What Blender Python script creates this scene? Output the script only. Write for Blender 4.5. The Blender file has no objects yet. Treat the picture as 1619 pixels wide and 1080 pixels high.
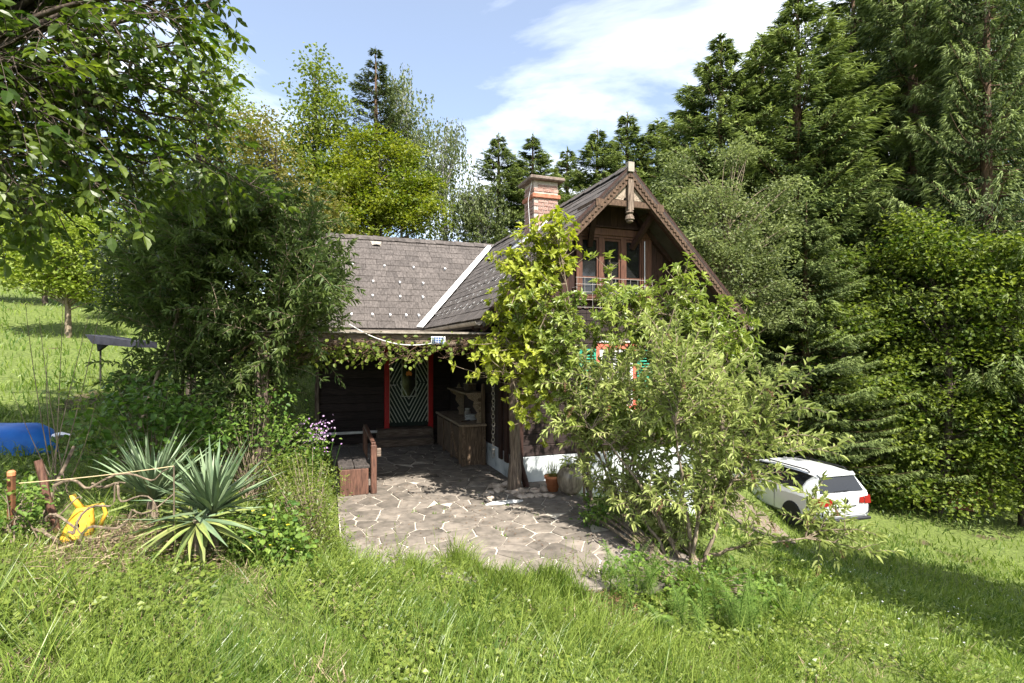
import bpy, bmesh, math, numpy as np
from mathutils import Matrix, Vector, Euler
R = math.radians
scene = bpy.context.scene
# ------------------------------------------------------------------ camera
F_PX, HZ, CX0 = 850.0, 550.0, 809.5           # focal length in photo pixels, horizon row, centre column
cam_d = bpy.data.cameras.new('camera'); cam = bpy.data.objects.new('camera', cam_d)
scene.collection.objects.link(cam); scene.camera = cam
cam_d.sensor_width = 36.0; cam_d.lens = F_PX / 1619 * 36.0
cam_d.shift_y = (HZ - 540) / 1619; cam_d.clip_start = 0.05; cam_d.clip_end = 2000
cam.location = (0, 0, 0); cam.rotation_euler = (R(90), 0, 0)
# ------------------------------------------------------------------ light
SUN_AZ, SUN_EL = R(31.0), R(53.0)              # azimuth: from straight behind the camera towards the right
sun_h = Vector((math.sin(SUN_AZ), -math.cos(SUN_AZ), 0))
to_sun = sun_h * math.cos(SUN_EL) + Vector((0, 0, math.sin(SUN_EL)))
sd = bpy.data.lights.new('sun', 'SUN'); so = bpy.data.objects.new('sun', sd)
scene.collection.objects.link(so); sd.energy = 5.0; sd.angle = R(0.53); sd.color = (1.0, 0.945, 0.86)
so.rotation_euler = (-to_sun).to_track_quat('-Z', 'Y').to_euler(); so.location = to_sun * 60
world = bpy.data.worlds.new('World'); scene.world = world; world.use_nodes = True
wn, wl = world.node_tree.nodes, world.node_tree.links
for n in list(wn): wn.remove(n)
w_out = wn.new('ShaderNodeOutputWorld'); w_bg = wn.new('ShaderNodeBackground'); w_bg.inputs['Strength'].default_value = 0.10
sky = wn.new('ShaderNodeTexSky'); sky.sky_type = 'NISHITA'; sky.sun_disc = False
sky.sun_elevation = SUN_EL; sky.sun_rotation = math.atan2(to_sun.x, to_sun.y)
sky.air_density = 1.0; sky.dust_density = 1.0; sky.ozone_density = 1.0; sky.altitude = 400
w_tc = wn.new('ShaderNodeTexCoord'); w_sep = wn.new('ShaderNodeSeparateXYZ'); wl.new(w_tc.outputs['Generated'], w_sep.inputs[0])
def wmath(op, a, b=None, c=False):
    m = wn.new('ShaderNodeMath'); m.operation = op; m.use_clamp = c
    for i, q in enumerate((a, b)):
        if q is None: continue
        if isinstance(q, (int, float)): m.inputs[i].default_value = q
        else: wl.new(q, m.inputs[i])
    return m.outputs[0]
zz = wmath('ADD', wmath('MAXIMUM', w_sep.outputs[2], 0.0), 0.22)
w_cmb = wn.new('ShaderNodeCombineXYZ')
wl.new(wmath('DIVIDE', w_sep.outputs[0], zz), w_cmb.inputs[0]); wl.new(wmath('DIVIDE', w_sep.outputs[1], zz), w_cmb.inputs[1])
w_map = wn.new('ShaderNodeMapping'); wl.new(w_cmb.outputs[0], w_map.inputs[0]); w_map.inputs['Location'].default_value = (CLOUD_X, CLOUD_Y, 0.3) if 'CLOUD_X' in globals() else (1.45, 0.62, 0.3)
w_n1 = wn.new('ShaderNodeTexNoise'); wl.new(w_map.outputs[0], w_n1.inputs['Vector'])
w_n1.inputs['Scale'].default_value = 0.85; w_n1.inputs['Detail'].default_value = 9; w_n1.inputs['Roughness'].default_value = 0.56; w_n1.inputs['Distortion'].default_value = 0.5
w_r = wn.new('ShaderNodeValToRGB'); wl.new(w_n1.outputs['Fac'], w_r.inputs[0])
w_r.color_ramp.elements[0].position = 0.45; w_r.color_ramp.elements[0].color = (0.10, 0.10, 0.10, 1)
w_r.color_ramp.elements[1].position = 0.66; w_r.color_ramp.elements[1].color = (1, 1, 1, 1)
w_mix = wn.new('ShaderNodeMix'); w_mix.data_type = 'RGBA'
wl.new(w_r.outputs[0], w_mix.inputs[0]); wl.new(sky.outputs[0], w_mix.inputs[6]); w_mix.inputs[7].default_value = (9.6, 9.8, 10.2, 1)
wl.new(w_mix.outputs[2], w_bg.inputs['Color']); wl.new(w_bg.outputs[0], w_out.inputs['Surface'])
scene.view_settings.view_transform = 'Standard'; scene.view_settings.look = 'None'
scene.view_settings.exposure = 1.40; scene.view_settings.gamma = 1.0
scene.render.engine = 'CYCLES'
scene.cycles.use_adaptive_sampling = True; scene.cycles.adaptive_threshold = 0.025
scene.cycles.max_bounces = 4; scene.cycles.diffuse_bounces = 2; scene.cycles.transmission_bounces = 3; scene.cycles.transparent_max_bounces = 4
scene.cycles.caustics_reflective = False; scene.cycles.caustics_refractive = False
scene.cycles.use_denoising = True

# ------------------------------------------------------------------ helpers
COL = scene.collection
def at(px, py, d):
    return np.array(((px - CX0) / F_PX * d, d, (HZ - py) / F_PX * d))
def link(o, parent=None):
    COL.objects.link(o)
    if parent is not None: o.parent = parent
    return o
def tag(o, label=None, cat=None, group=None, kind=None):
    if label: o['label'] = label
    if cat: o['category'] = cat
    if group: o['group'] = group
    if kind: o['kind'] = kind
    return o
def empty(name, loc, label, cat, rz=0.0, group=None):
    o = bpy.data.objects.new(name, None); o.empty_display_size = 0.2
    o.location = tuple(float(c) for c in loc); o.rotation_euler = (0, 0, rz); link(o)
    return tag(o, label, cat, group)
def mesh_np(name, V, F, mat, parent=None, tint=None, off=None, smooth=False):
    """V (n,3), F (m,k) with one k: fast mesh build; tint = one float per face"""
    V = np.asarray(V, np.float32)
    if off is not None: V = V - np.asarray(off, np.float32)
    F = np.asarray(F, np.int32); m, k = F.shape
    me = bpy.data.meshes.new(name)
    me.vertices.add(len(V)); me.vertices.foreach_set('co', V.ravel())
    me.loops.add(m * k); me.loops.foreach_set('vertex_index', F.ravel())
    me.polygons.add(m); me.polygons.foreach_set('loop_start', np.arange(0, m * k, k, dtype=np.int32))
    me.polygons.foreach_set('use_smooth', np.full(m, smooth))
    if tint is not None:
        at_ = me.attributes.new('tint', 'FLOAT', 'FACE'); at_.data.foreach_set('value', np.asarray(tint, np.float32))
    me.update(calc_edges=True); me.materials.append(mat)
    return link(bpy.data.objects.new(name, me), parent)
class MB:
    """collects boxes, tubes and polygons, builds ONE mesh object"""
    def __init__(s): s.v, s.f = [], []
    def poly(s, vs, fs):
        n = len(s.v); s.v += [tuple(map(float, q)) for q in vs]; s.f += [tuple(n + i for i in f) for f in fs]; return s
    def box(s, x0, x1, y0, y1, z0, z1):
        return s.poly([(x0, y0, z0), (x1, y0, z0), (x1, y1, z0), (x0, y1, z0), (x0, y0, z1), (x1, y0, z1), (x1, y1, z1), (x0, y1, z1)],
                      [(0, 3, 2, 1), (4, 5, 6, 7), (0, 1, 5, 4), (1, 2, 6, 5), (2, 3, 7, 6), (3, 0, 4, 7)])
    def bar(s, p, q, w, h, up=(0, 0, 1)):
        p, q, up = Vector(p), Vector(q), Vector(up); d = (q - p).normalized()
        x = d.cross(up)
        if x.length < 1e-4: x = d.cross(Vector((1, 0, 0)))
        x.normalize(); y = x.cross(d)
        vs = [c + x * a + y * b for c in (p, q) for a, b in ((-w / 2, -h / 2), (w / 2, -h / 2), (w / 2, h / 2), (-w / 2, h / 2))]
        return s.poly(vs, [(0, 1, 2, 3), (7, 6, 5, 4), (0, 4, 5, 1), (1, 5, 6, 2), (2, 6, 7, 3), (3, 7, 4, 0)])
    def tube(s, pts, rad, n=8, cap=True):
        pts = [Vector(p) for p in pts]; rad = rad if hasattr(rad, '__len__') else [rad] * len(pts)
        rings = []; x = None
        for i, p in enumerate(pts):
            d = (pts[min(i + 1, len(pts) - 1)] - pts[max(i - 1, 0)]).normalized()
            if x is None: x = d.orthogonal().normalized()
            x = (x - d * x.dot(d)).normalized(); y = d.cross(x)
            rings.append([p + (x * math.cos(2 * math.pi * k / n) + y * math.sin(2 * math.pi * k / n)) * rad[i] for k in range(n)])
        vs = [q for r_ in rings for q in r_]; fs = []
        for i in range(len(pts) - 1):
            for k in range(n): fs.append((i * n + k, i * n + (k + 1) % n, (i + 1) * n + (k + 1) % n, (i + 1) * n + k))
        if cap: fs += [tuple(range(n))[::-1], tuple((len(pts) - 1) * n + k for k in range(n))]
        return s.poly(vs, fs)
    def lathe(s, c, prof, n=20):
        vs = [(c[0] + r_ * math.cos(2 * math.pi * k / n), c[1] + r_ * math.sin(2 * math.pi * k / n), c[2] + z) for r_, z in prof for k in range(n)]
        fs = [(i * n + k, i * n + (k + 1) % n, (i + 1) * n + (k + 1) % n, (i + 1) * n + k) for i in range(len(prof) - 1) for k in range(n)]
        fs += [tuple(range(n))[::-1], tuple((len(prof) - 1) * n + k for k in range(n))]
        return s.poly(vs, fs)
    def prism(s, pts, d):
        """pts: 3-D outline, d: extrusion vector"""
        n = len(pts); d = Vector(d); vs = [Vector(p) for p in pts] + [Vector(p) + d for p in pts]
        return s.poly(vs, [tuple(range(n))[::-1], tuple(range(n, 2 * n))] + [(i, (i + 1) % n, n + (i + 1) % n, n + i) for i in range(n)])
    def mesh(s, name, mat, smooth=False, bevel=0.0):
        me = bpy.data.meshes.new(name); me.from_pydata(s.v, [], s.f)
        bm = bmesh.new(); bm.from_mesh(me)
        if bevel > 0: bmesh.ops.bevel(bm, geom=[e for e in bm.edges if e.is_manifold and e.calc_face_angle(0) > 0.6], offset=bevel, segments=1, affect='EDGES', clamp_overlap=True)
        bmesh.ops.recalc_face_normals(bm, faces=bm.faces); bm.to_mesh(me); bm.free()
        if smooth: me.polygons.foreach_set('use_smooth', [True] * len(me.polygons))
        me.materials.append(mat); return me
    def build(s, name, mat, parent=None, smooth=False, bevel=0.0):
        return link(bpy.data.objects.new(name, s.mesh(name, mat, smooth, bevel)), parent)
def inst(name, me, parent, loc=(0, 0, 0), rot=(0, 0, 0), sc=(1, 1, 1)):
    o = bpy.data.objects.new(name, me); o.location = loc; o.rotation_euler = rot; o.scale = sc
    return link(o, parent)
def unit(a): return a / np.maximum(np.linalg.norm(a, axis=-1, keepdims=True), 1e-9)
# leaf templates: x across, y along, z up; quads
T_DIA = (np.array([(0, 0, 0), (.5, .45, .10), (0, 1, -.06), (-.5, .45, .10)], float), np.array([(0, 1, 2, 3)]))
T_OVAL = (np.array([(0, 0, 0), (.40, .25, .10), (.46, .62, .10), (0, 1, -.10), (-.46, .62, .10), (-.40, .25, .10), (0, .45, 0.0)], float),
          np.array([(0, 1, 2, 6), (6, 2, 3, 4), (0, 6, 4, 5)]))
T_LANCE = (np.array([(0, 0, 0), (.5, .3, .12), (.34, .68, .02), (0, 1, -.16), (-.34, .68, .02), (-.5, .3, .12)], float),
           np.array([(0, 1, 2, 3), (0, 3, 4, 5)]))
T_BLADE = (np.array([(0, 0, 0), (.5, .3, .01), (.36, .68, -.003), (0, 1, -.015), (-.36, .68, -.003), (-.5, .3, .01)], float), T_LANCE[1])
def leaves(P, D, N, L, W, T):
    P, D, N = np.asarray(P, float), unit(np.asarray(D, float)), np.asarray(N, float)
    X = unit(np.cross(D, N)); Z = np.cross(X, D); tv, tf = T; n, k = len(P), len(tv)
    L = np.broadcast_to(np.asarray(L, float), (n,)); W = np.broadcast_to(np.asarray(W, float), (n,))
    V = (P[:, None] + tv[None, :, 0, None] * (W[:, None, None] * X[:, None]) + tv[None, :, 1, None] * (L[:, None, None] * D[:, None])
         + tv[None, :, 2, None] * (L[:, None, None] * Z[:, None]))
    Fc = tf[None] + (np.arange(n) * k)[:, None, None]
    return V.reshape(-1, 3), Fc.reshape(-1, tf.shape[1])
def tubes_np(lines, n=5):
    """lines: list of (pts (k,3), radii (k,)) -> one quad mesh"""
    Vs, Fs, o = [], [], 0
    ang = np.arange(n) * 2 * math.pi / n
    for pts, rad in lines:
        pts = np.asarray(pts, float); k = len(pts); rad = np.broadcast_to(np.asarray(rad, float), (k,))
        d = unit(np.gradient(pts, axis=0)); ref = np.array((.31, .77, .23)) if abs(d[0, 2]) > .7 else np.array((.1, .2, 1.))
        x = unit(np.cross(d, ref)); y = np.cross(d, x)
        V = pts[:, None] + rad[:, None, None] * (np.cos(ang)[None, :, None] * x[:, None] + np.sin(ang)[None, :, None] * y[:, None])
        i = np.arange(k - 1)[:, None] * n; j = np.arange(n)[None]; j2 = (j + 1) % n
        Vs.append(V.reshape(-1, 3)); Fs.append(np.stack([i + j, i + j2, i + n + j2, i + n + j], -1).reshape(-1, 4) + o); o += k * n
    return np.concatenate(Vs), np.concatenate(Fs)
def bez(p0, p1, p2, n):
    t = np.linspace(0, 1, n)[:, None]
    return (1 - t) ** 2 * np.asarray(p0) + 2 * t * (1 - t) * np.asarray(p1) + t ** 2 * np.asarray(p2)

# ------------------------------------------------------------------ materials
def new_mat(name):
    m = bpy.data.materials.new(name); m.use_nodes = True; nt = m.node_tree
    return m, nt.nodes, nt.links, nt.nodes['Principled BSDF']
def lin(h): 
    h = h.lstrip('#'); return tuple(((int(h[i:i + 2], 16) / 255) ** 2.2) for i in (0, 2, 4)) + (1,)
def leaf_mat(name, dark, light, trans=0.4, rough=0.5, spec=0.3):
    m, n, l, b = new_mat(name)
    a = n.new('ShaderNodeAttribute'); a.attribute_name = 'tint'
    r = n.new('ShaderNodeValToRGB'); r.color_ramp.elements[0].color = (*dark, 1); r.color_ramp.elements[1].color = (*light, 1)
    l.new(a.outputs['Fac'], r.inputs[0]); l.new(r.outputs[0], b.inputs['Base Color'])
    b.inputs['Roughness'].default_value = rough; b.inputs['Specular IOR Level'].default_value = spec
    t = n.new('ShaderNodeBsdfTranslucent'); hs = n.new('ShaderNodeHueSaturation'); hs.inputs['Value'].default_value = 1.25; hs.inputs['Saturation'].default_value = 1.1
    l.new(r.outputs[0], hs.inputs['Color']); l.new(hs.outputs[0], t.inputs['Color'])
    mx = n.new('ShaderNodeMixShader'); mx.inputs[0].default_value = trans
    l.new(b.outputs[0], mx.inputs[1]); l.new(t.outputs[0], mx.inputs[2]); l.new(mx.outputs[0], n['Material Output'].inputs['Surface'])
    return m
def noise_mat(name, c1, c2, scale=8, detail=6, stretch=(1, 1, 1), rough=0.85, bump=0.0, spec=0.25, objvar=0.0, lo=.35, hi=.68, c3=None, metal=0.0, rot=(0, 0, 0)):
    m, n, l, b = new_mat(name)
    tc = n.new('ShaderNodeTexCoord'); mp = n.new('ShaderNodeMapping'); mp.inputs['Scale'].default_value = stretch; mp.inputs['Rotation'].default_value = rot
    l.new(tc.outputs['Object'], mp.inputs[0])
    oi = n.new('ShaderNodeObjectInfo'); ad = n.new('ShaderNodeVectorMath'); ad.operation = 'ADD'
    sc_ = n.new('ShaderNodeMath'); sc_.operation = 'MULTIPLY'; sc_.inputs[1].default_value = 37.0 if objvar > 0 else 0.0
    l.new(oi.outputs['Random'], sc_.inputs[0]); l.new(mp.outputs[0], ad.inputs[0]); l.new(sc_.outputs[0], ad.inputs[1])
    nz = n.new('ShaderNodeTexNoise'); nz.inputs['Scale'].default_value = scale; nz.inputs['Detail'].default_value = detail; nz.inputs['Roughness'].default_value = .6
    l.new(ad.outputs[0], nz.inputs['Vector'])
    r = n.new('ShaderNodeValToRGB'); e = r.color_ramp.elements; e[0].position = lo; e[1].position = hi; e[0].color = (*c1, 1); e[1].color = (*c2, 1)
    if c3 is not None: q = e.new((lo + hi) / 2); q.color = (*c3, 1)
    l.new(nz.outputs['Fac'], r.inputs[0]); col = r.outputs[0]
    if objvar > 0:
        at_ = n.new('ShaderNodeAttribute'); at_.attribute_name = 'tint'
        sm = n.new('ShaderNodeMath'); sm.operation = 'ADD'; l.new(oi.outputs['Random'], sm.inputs[0]); l.new(at_.outputs['Fac'], sm.inputs[1])
        fr = n.new('ShaderNodeMath'); fr.operation = 'FRACT'; l.new(sm.outputs[0], fr.inputs[0])
        mr = n.new('ShaderNodeMapRange'); mr.inputs[3].default_value = 1 - objvar; mr.inputs[4].default_value = 1 + objvar; l.new(fr.outputs[0], mr.inputs[0])
        hs = n.new('ShaderNodeHueSaturation'); l.new(mr.outputs[0], hs.inputs['Value']); l.new(col, hs.inputs['Color']); col = hs.outputs[0]
    l.new(col, b.inputs['Base Color']); b.inputs['Roughness'].default_value = rough; b.inputs['Specular IOR Level'].default_value = spec; b.inputs['Metallic'].default_value = metal
    if bump > 0:
        bp = n.new('ShaderNodeBump'); bp.inputs['Strength'].default_value = bump; bp.inputs['Distance'].default_value = 0.02
        l.new(nz.outputs['Fac'], bp.inputs['Height']); l.new(bp.outputs[0], b.inputs['Normal'])
    return m
def plain(name, c, rough=0.5, spec=0.4, metal=0.0, coat=0.0):
    m, n, l, b = new_mat(name); b.inputs['Base Color'].default_value = (*c[:3], 1); b.inputs['Roughness'].default_value = rough
    b.inputs['Specular IOR Level'].default_value = spec; b.inputs['Metallic'].default_value = metal; b.inputs['Coat Weight'].default_value = coat
    return m
M = {}
M['shingle'] = noise_mat('shingle', (.050, .043, .039), (.115, .10, .091), 9, 5, rough=.9, bump=.25, objvar=.16)
M['roof_core'] = noise_mat('roof_core', (.05, .042, .038), (.09, .075, .068), 5)
M['board_dark'] = noise_mat('board_dark', (.022, .011, .009), (.062, .03, .022), 5, 6, (14, 14, 1.0), rough=.75, bump=.2, objvar=.3)
M['plank_dark'] = noise_mat('plank_dark', (.014, .010, .010), (.045, .030, .026), 5, 6, (1.0, 14, 14), rough=.7, bump=.2, objvar=.3)
M['timber_grey'] = noise_mat('timber_grey', (.07, .05, .038), (.26, .20, .15), 4, 8, (1.2, 16, 16), rough=.85, bump=.35, objvar=.12, c3=(.14, .105, .08))
M['timber_grey_z'] = noise_mat('timber_grey_z', (.06, .043, .032), (.27, .21, .16), 4, 8, (14, 14, 1.1), rough=.85, bump=.35, objvar=.12, c3=(.14, .105, .08))
M['timber_rake'] = noise_mat('timber_rake', (.04, .024, .016), (.135, .085, .055), 5, 7, (8, 8, 3), rough=.8, bump=.3)
M['cabinet'] = noise_mat('cabinet', (.045, .03, .02), (.22, .155, .10), 4, 8, (13, 13, 1.2), rough=.75, bump=.3, objvar=.15, c3=(.12, .08, .05))
M['cabinet_top'] = noise_mat('cabinet_top', (.14, .10, .065), (.34, .26, .18), 5, 8, (10, 1.2, 10), rough=.7, bump=.2)
M['brown_window'] = noise_mat('brown_window', (.07, .03, .02), (.15, .07, .045), 5, 5, (10, 10, 1.2), rough=.55)
M['bench'] = noise_mat('bench', (.055, .028, .02), (.16, .08, .055), 4, 7, (9, 9, 1.4), rough=.6, bump=.2)
M['bench_seat'] = noise_mat('bench_seat', (.03, .026, .024), (.085, .072, .065), 4, 7, (12, 1.3, 12), rough=.7, bump=.2)
M['plinth'] = noise_mat('plinth', (.16, .18, .18), (.56, .58, .58), 1.6, 10, rough=.9, bump=.25, lo=.32, hi=.60, c3=(.42, .45, .46))
M['zinc'] = noise_mat('zinc', (.58, .58, .58), (.80, .80, .79), 3, 4, rough=.5, spec=.4)
M['gutter'] = noise_mat('gutter', (.16, .14, .115), (.36, .32, .27), 6, 5, rough=.6)
M['fascia'] = noise_mat('fascia', (.16, .17, .08), (.34, .35, .20), 5, 5, (1, 8, 8))
M['white_paint'] = noise_mat('white_paint', (.50, .49, .46), (.72, .72, .70), 9, 5, rough=.6)
M['door_green'] = noise_mat('door_green', (.012, .02, .016), (.03, .045, .035), 6, 5, (8, 8, 1))
M['door_strip'] = plain('door_strip', (.55, .58, .48), .6)
M['red_paint'] = noise_mat('red_paint', (.36, .012, .012), (.52, .02, .02), 7, 4, (6, 6, 1), rough=.45)
M['red_faded'] = noise_mat('red_faded', (.42, .10, .07), (.60, .17, .11), 7, 5, rough=.7)
M['green_shutter'] = noise_mat('green_shutter', (.02, .19, .12), (.05, .32, .21), 7, 5, rough=.6)
M['glass'] = plain('glass', (.015, .015, .015), .06, .6)
M['orange'] = plain('orange', (.80, .26, .03), .5)
M['brick'] = noise_mat('brick', (.20, .08, .055), (.46, .37, .32), 7, 6, rough=.9, bump=.3, objvar=.2, lo=.4, hi=.66)
M['mortar'] = noise_mat('mortar', (.34, .28, .24), (.52, .45, .40), 20, 4, rough=.95)
M['brick_band'] = noise_mat('brick_band', (.25, .09, .05), (.42, .19, .12), 14, 4, rough=.9)
M['cap'] = noise_mat('cap', (.10, .075, .06), (.24, .19, .16), 12, 6, rough=.95, bump=.4)
M['stone'] = noise_mat('stone', (.086, .075, .063), (.22, .188, .156), 6, 9, rough=.9, bump=.35, objvar=.25, lo=.3, hi=.7)
M['joint'] = noise_mat('joint', (.32, .285, .235), (.62, .565, .48), 4, 8, rough=.95)
M['rubble'] = noise_mat('rubble', (.24, .19, .15), (.56, .47, .39), 9, 8, rough=.95, bump=.5, objvar=.1)
M['jar'] = noise_mat('jar', (.13, .10, .07), (.40, .34, .26), 4, 7, (5, 5, 1.2), rough=.28, spec=.5)
M['terracotta'] = noise_mat('terracotta', (.45, .15, .06), (.62, .25, .12), 9, 5, rough=.8)
M['bark'] = noise_mat('bark', (.035, .026, .02), (.13, .10, .08), 5, 7, (6, 6, 1), rough=.95, bump=.5)
M['bark_light'] = noise_mat('bark_light', (.10, .075, .05), (.30, .24, .17), 6, 6, (5, 5, 1), rough=.9, bump=.3)
M['bark_red'] = noise_mat('bark_red', (.07, .045, .03), (.19, .12, .08), 5, 7, (6, 6, 1), rough=.95, bump=.4)
M['bark_birch'] = noise_mat('bark_birch', (.10, .09, .08), (.55, .53, .50), 4, 5, (2, 2, 5), rough=.8)
M['dead_wood'] = noise_mat('dead_wood', (.06, .045, .03), (.25, .19, .135), 6, 6, (5, 5, 1), rough=.9, bump=.3)
M['iron'] = plain('iron', (.05, .045, .04), .6, .4, .6)
M['steel'] = plain('steel', (.5, .5, .5), .4, .5, .8)
M['wire'] = plain('wire', (.30, .28, .26), .6, .4, .3)
M['rope'] = plain('rope', (.48, .38, .22), .9)
M['black'] = plain('black', (.012, .012, .014), .5)
M['dark_board'] = noise_mat('dark_board', (.02, .02, .028), (.045, .045, .06), 6, 4)
M['blue'] = noise_mat('blue', (.01, .09, .36), (.02, .15, .50), 3, 5, rough=.5)
M['yellow'] = noise_mat('yellow', (.62, .33, .03), (.78, .48, .07), 5, 5, rough=.45)
M['rust'] = noise_mat('rust', (.05, .028, .018), (.19, .075, .03), 10, 5, rough=.8)
M['fan'] = noise_mat('fan', (.20, .155, .115), (.40, .33, .26), 6, 6, (6, 6, 3), rough=.85)
M['solar'] = None
M['car_white'] = plain('car_white', (.62, .63, .64), .22, .5, 0, .6)
M['tyre'] = plain('tyre', (.02, .02, .02), .85)
M['lamp_red'] = plain('lamp_red', (.22, .006, .008), .2, .6)
M['shed_red'] = noise_mat('shed_red', (.42, .15, .10), (.60, .25, .18), 5, 6, rough=.9)
M['gravel'] = noise_mat('gravel', (.09, .075, .05), (.21, .165, .125), 14, 8, rough=.95, bump=.4)
# foliage
M['l_walnut'] = leaf_mat('l_walnut', (.04, .078, .012), (.155, .20, .03), .48, .4, .45)
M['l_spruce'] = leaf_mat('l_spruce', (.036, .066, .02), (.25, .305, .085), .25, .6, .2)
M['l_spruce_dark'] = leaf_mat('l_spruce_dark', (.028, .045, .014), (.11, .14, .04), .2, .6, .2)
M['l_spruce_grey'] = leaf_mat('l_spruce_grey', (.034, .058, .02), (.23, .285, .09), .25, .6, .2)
M['l_horn'] = leaf_mat('l_horn', (.042, .08, .011), (.235, .285, .048), .42, .5, .25)
M['l_maple'] = leaf_mat('l_maple', (.09, .14, .015), (.25, .27, .035), .42, .5, .25)
M['l_oak'] = leaf_mat('l_oak', (.075, .115, .016), (.21, .25, .04), .4, .5, .25)
M['l_bronze'] = leaf_mat('l_bronze', (.08, .10, .02), (.26, .22, .05), .4, .5, .25)
M['l_birch'] = leaf_mat('l_birch', (.06, .085, .025), (.18, .215, .075), .4, .5, .3)
M['l_grey'] = leaf_mat('l_grey', (.08, .105, .035), (.24, .28, .10), .38, .5, .3)
M['l_hill'] = leaf_mat('l_hill', (.12, .18, .02), (.29, .34, .06), .45, .5, .25)
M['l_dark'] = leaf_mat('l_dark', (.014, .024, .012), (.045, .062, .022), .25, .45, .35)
M['l_budd_shaded'] = leaf_mat('l_budd_shaded', (.045, .078, .022), (.14, .185, .05), .35, .5, .3)  # left bush: walnut's shade is partly put into this darker leaf colour
M['l_budd'] = leaf_mat('l_budd', (.145, .19, .045), (.43, .475, .165), .36, .55, .3)
M['l_lime'] = leaf_mat('l_lime', (.16, .215, .022), (.43, .46, .07), .45, .42, .35)
M['l_magn'] = leaf_mat('l_magn', (.11, .17, .025), (.34, .395, .09), .42, .38, .5)
M['l_grass'] = leaf_mat('l_grass', (.055, .115, .014), (.275, .345, .07), .40, .38, .5)
M['l_cover'] = leaf_mat('l_cover', (.07, .115, .014), (.245, .295, .055), .40, .4, .45)
M['l_weed'] = leaf_mat('l_weed', (.055, .12, .02), (.20, .29, .05), .40, .5, .3)
M['l_fern'] = leaf_mat('l_fern', (.09, .17, .03), (.24, .34, .08), .40, .5, .3)
M['l_bramble'] = leaf_mat('l_bramble', (.045, .10, .015), (.13, .22, .035), .35, .5, .3)
M['l_yucca'] = leaf_mat('l_yucca', (.10, .15, .085), (.20, .27, .15), .15, .45, .4)
M['l_straw'] = leaf_mat('l_straw', (.09, .06, .035), (.44, .35, .23), .2, .7, .2)
M['l_litter'] = leaf_mat('l_litter', (.06, .03, .015), (.25, .15, .08), .1, .8, .2)
M['l_flower'] = leaf_mat('l_flower', (.40, .22, .46), (.62, .44, .64), .3, .6, .2)
M['l_yellow'] = leaf_mat('l_yellow', (.75, .55, .02), (.85, .70, .05), .3, .6, .2)
M['l_buddflower'] = leaf_mat('l_buddflower', (.11, .055, .035), (.24, .13, .09), .1, .8, .1)
M['yucca_leaf'] = noise_mat('yucca_leaf', (.075, .12, .062), (.19, .245, .13), 3, 4, (9, 1, 1), rough=.45, objvar=.3)
M['yucca_yellow'] = noise_mat('yucca_yellow', (.10, .15, .04), (.26, .27, .085), 3, 4, (9, 1, 1), rough=.55, objvar=.25)
# ------------------------------------------------------------------ terrain
TH = R(19.7); U = np.array((math.cos(TH), math.sin(TH))); Vv = np.array((-math.sin(TH), math.cos(TH)))
C0 = np.array((-1.62, 14.28)); PZ = -2.40                      # inner corner of the L-shaped house, patio level
def hw(a, b, z=0.0):                                            # house frame (z above patio) -> world
    p = C0 + a * U + b * Vv; return np.array((p[0], p[1], z + PZ))
def to_house(X, Y):
    dx, dy = X - C0[0], Y - C0[1]; return dx * U[0] + dy * U[1], dx * Vv[0] + dy * Vv[1]
CTRL = np.array([(0, 0, -1.62), (-3, 0, -1.5), (3, 0, -1.9), (0, -6, -1.2), (-8, 0, -.9), (8, -2, -2.6), (0, 3, -1.92), (-2, 4, -1.95), (2, 4, -2.4), (4, 4, -2.8), (-.5, 4.6, -2.26), (1, 5, -2.42),
  (-2, 6.6, -2.46), (1.3, 5.9, -2.48), (-.8, 6.2, -2.46), (0, 8, -2.5), (-1.6, 14, -2.5), (-2.9, 9.4, -2.46), (-4.4, 13, -2.46), (.8, 8, -2.5), (1.4, 6.8, -2.5), (3, 9, -2.9), (3.2, 6.8, -2.85),
  (-3.2, 5.4, -1.9), (-4.2, 5.9, -1.7), (-3.4, 7.5, -2.1), (-6, 6.5, -1.35), (-5, 9, -1.5), (-5.4, 11, -1.5), (-8, 10, -.7), (-12, 14, -.25), (-14.8, 18, .3), (-9.5, 10, -.7),
  (-30, 32, 3.4), (-25, 35, 3.9), (-40, 30, 5), (-30, 46, 5.5), (-14, 40, 3.0), (-20, 25, 2.0), (-12, 24, 1.0), (8.5, 13.6, -5.12), (6, 12, -4.6), (4.5, 9, -3.5), (5, 6, -3.25), (8, 8, -4.05), (14, 10, -5.1),
  (14, 16, -5.6), (12, 5, -4.2), (20, 20, -5.6), (30, 30, -6), (0, 26, -.6), (5, 30, -1.5), (-10, 30, 1.4), (11, 28, -4), (0, 46, 0), (22, 46, -3.5), (42, 40, -5), (4.6, 16, -3.2), (-7, 18, -.6), (50, 0, -6.5), (-50, 0, 4), (0, -40, 2), (0, 70, 0), (-50, 60, 7), (50, 70, -5)], float)
def _tps(r): return np.where(r > 1e-9, r * r * np.log(np.maximum(r, 1e-9)), 0)
_n = len(CTRL); _A = np.zeros((_n + 3, _n + 3)); _r = np.linalg.norm(CTRL[:, None, :2] - CTRL[None, :, :2], axis=-1)
_A[:_n, :_n] = _tps(_r) + np.eye(_n) * .25; _A[:_n, _n] = 1; _A[:_n, _n + 1:] = CTRL[:, :2]; _A[_n, :_n] = 1; _A[_n + 1:, :_n] = CTRL[:, :2].T
_W = np.linalg.solve(_A, np.concatenate([CTRL[:, 2], np.zeros(3)]))
PATIO = [(-3.0, 0.0), (-3.0, -4.2), (-3.05, -7.1), (-2.1, -7.9), (-1.1, -8.6), (.05, -9.15), (.75, -8.3), (.62, -7.2), (.55, -5.05), (0.0, -5.0), (0.0, 0.0)]
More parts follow.
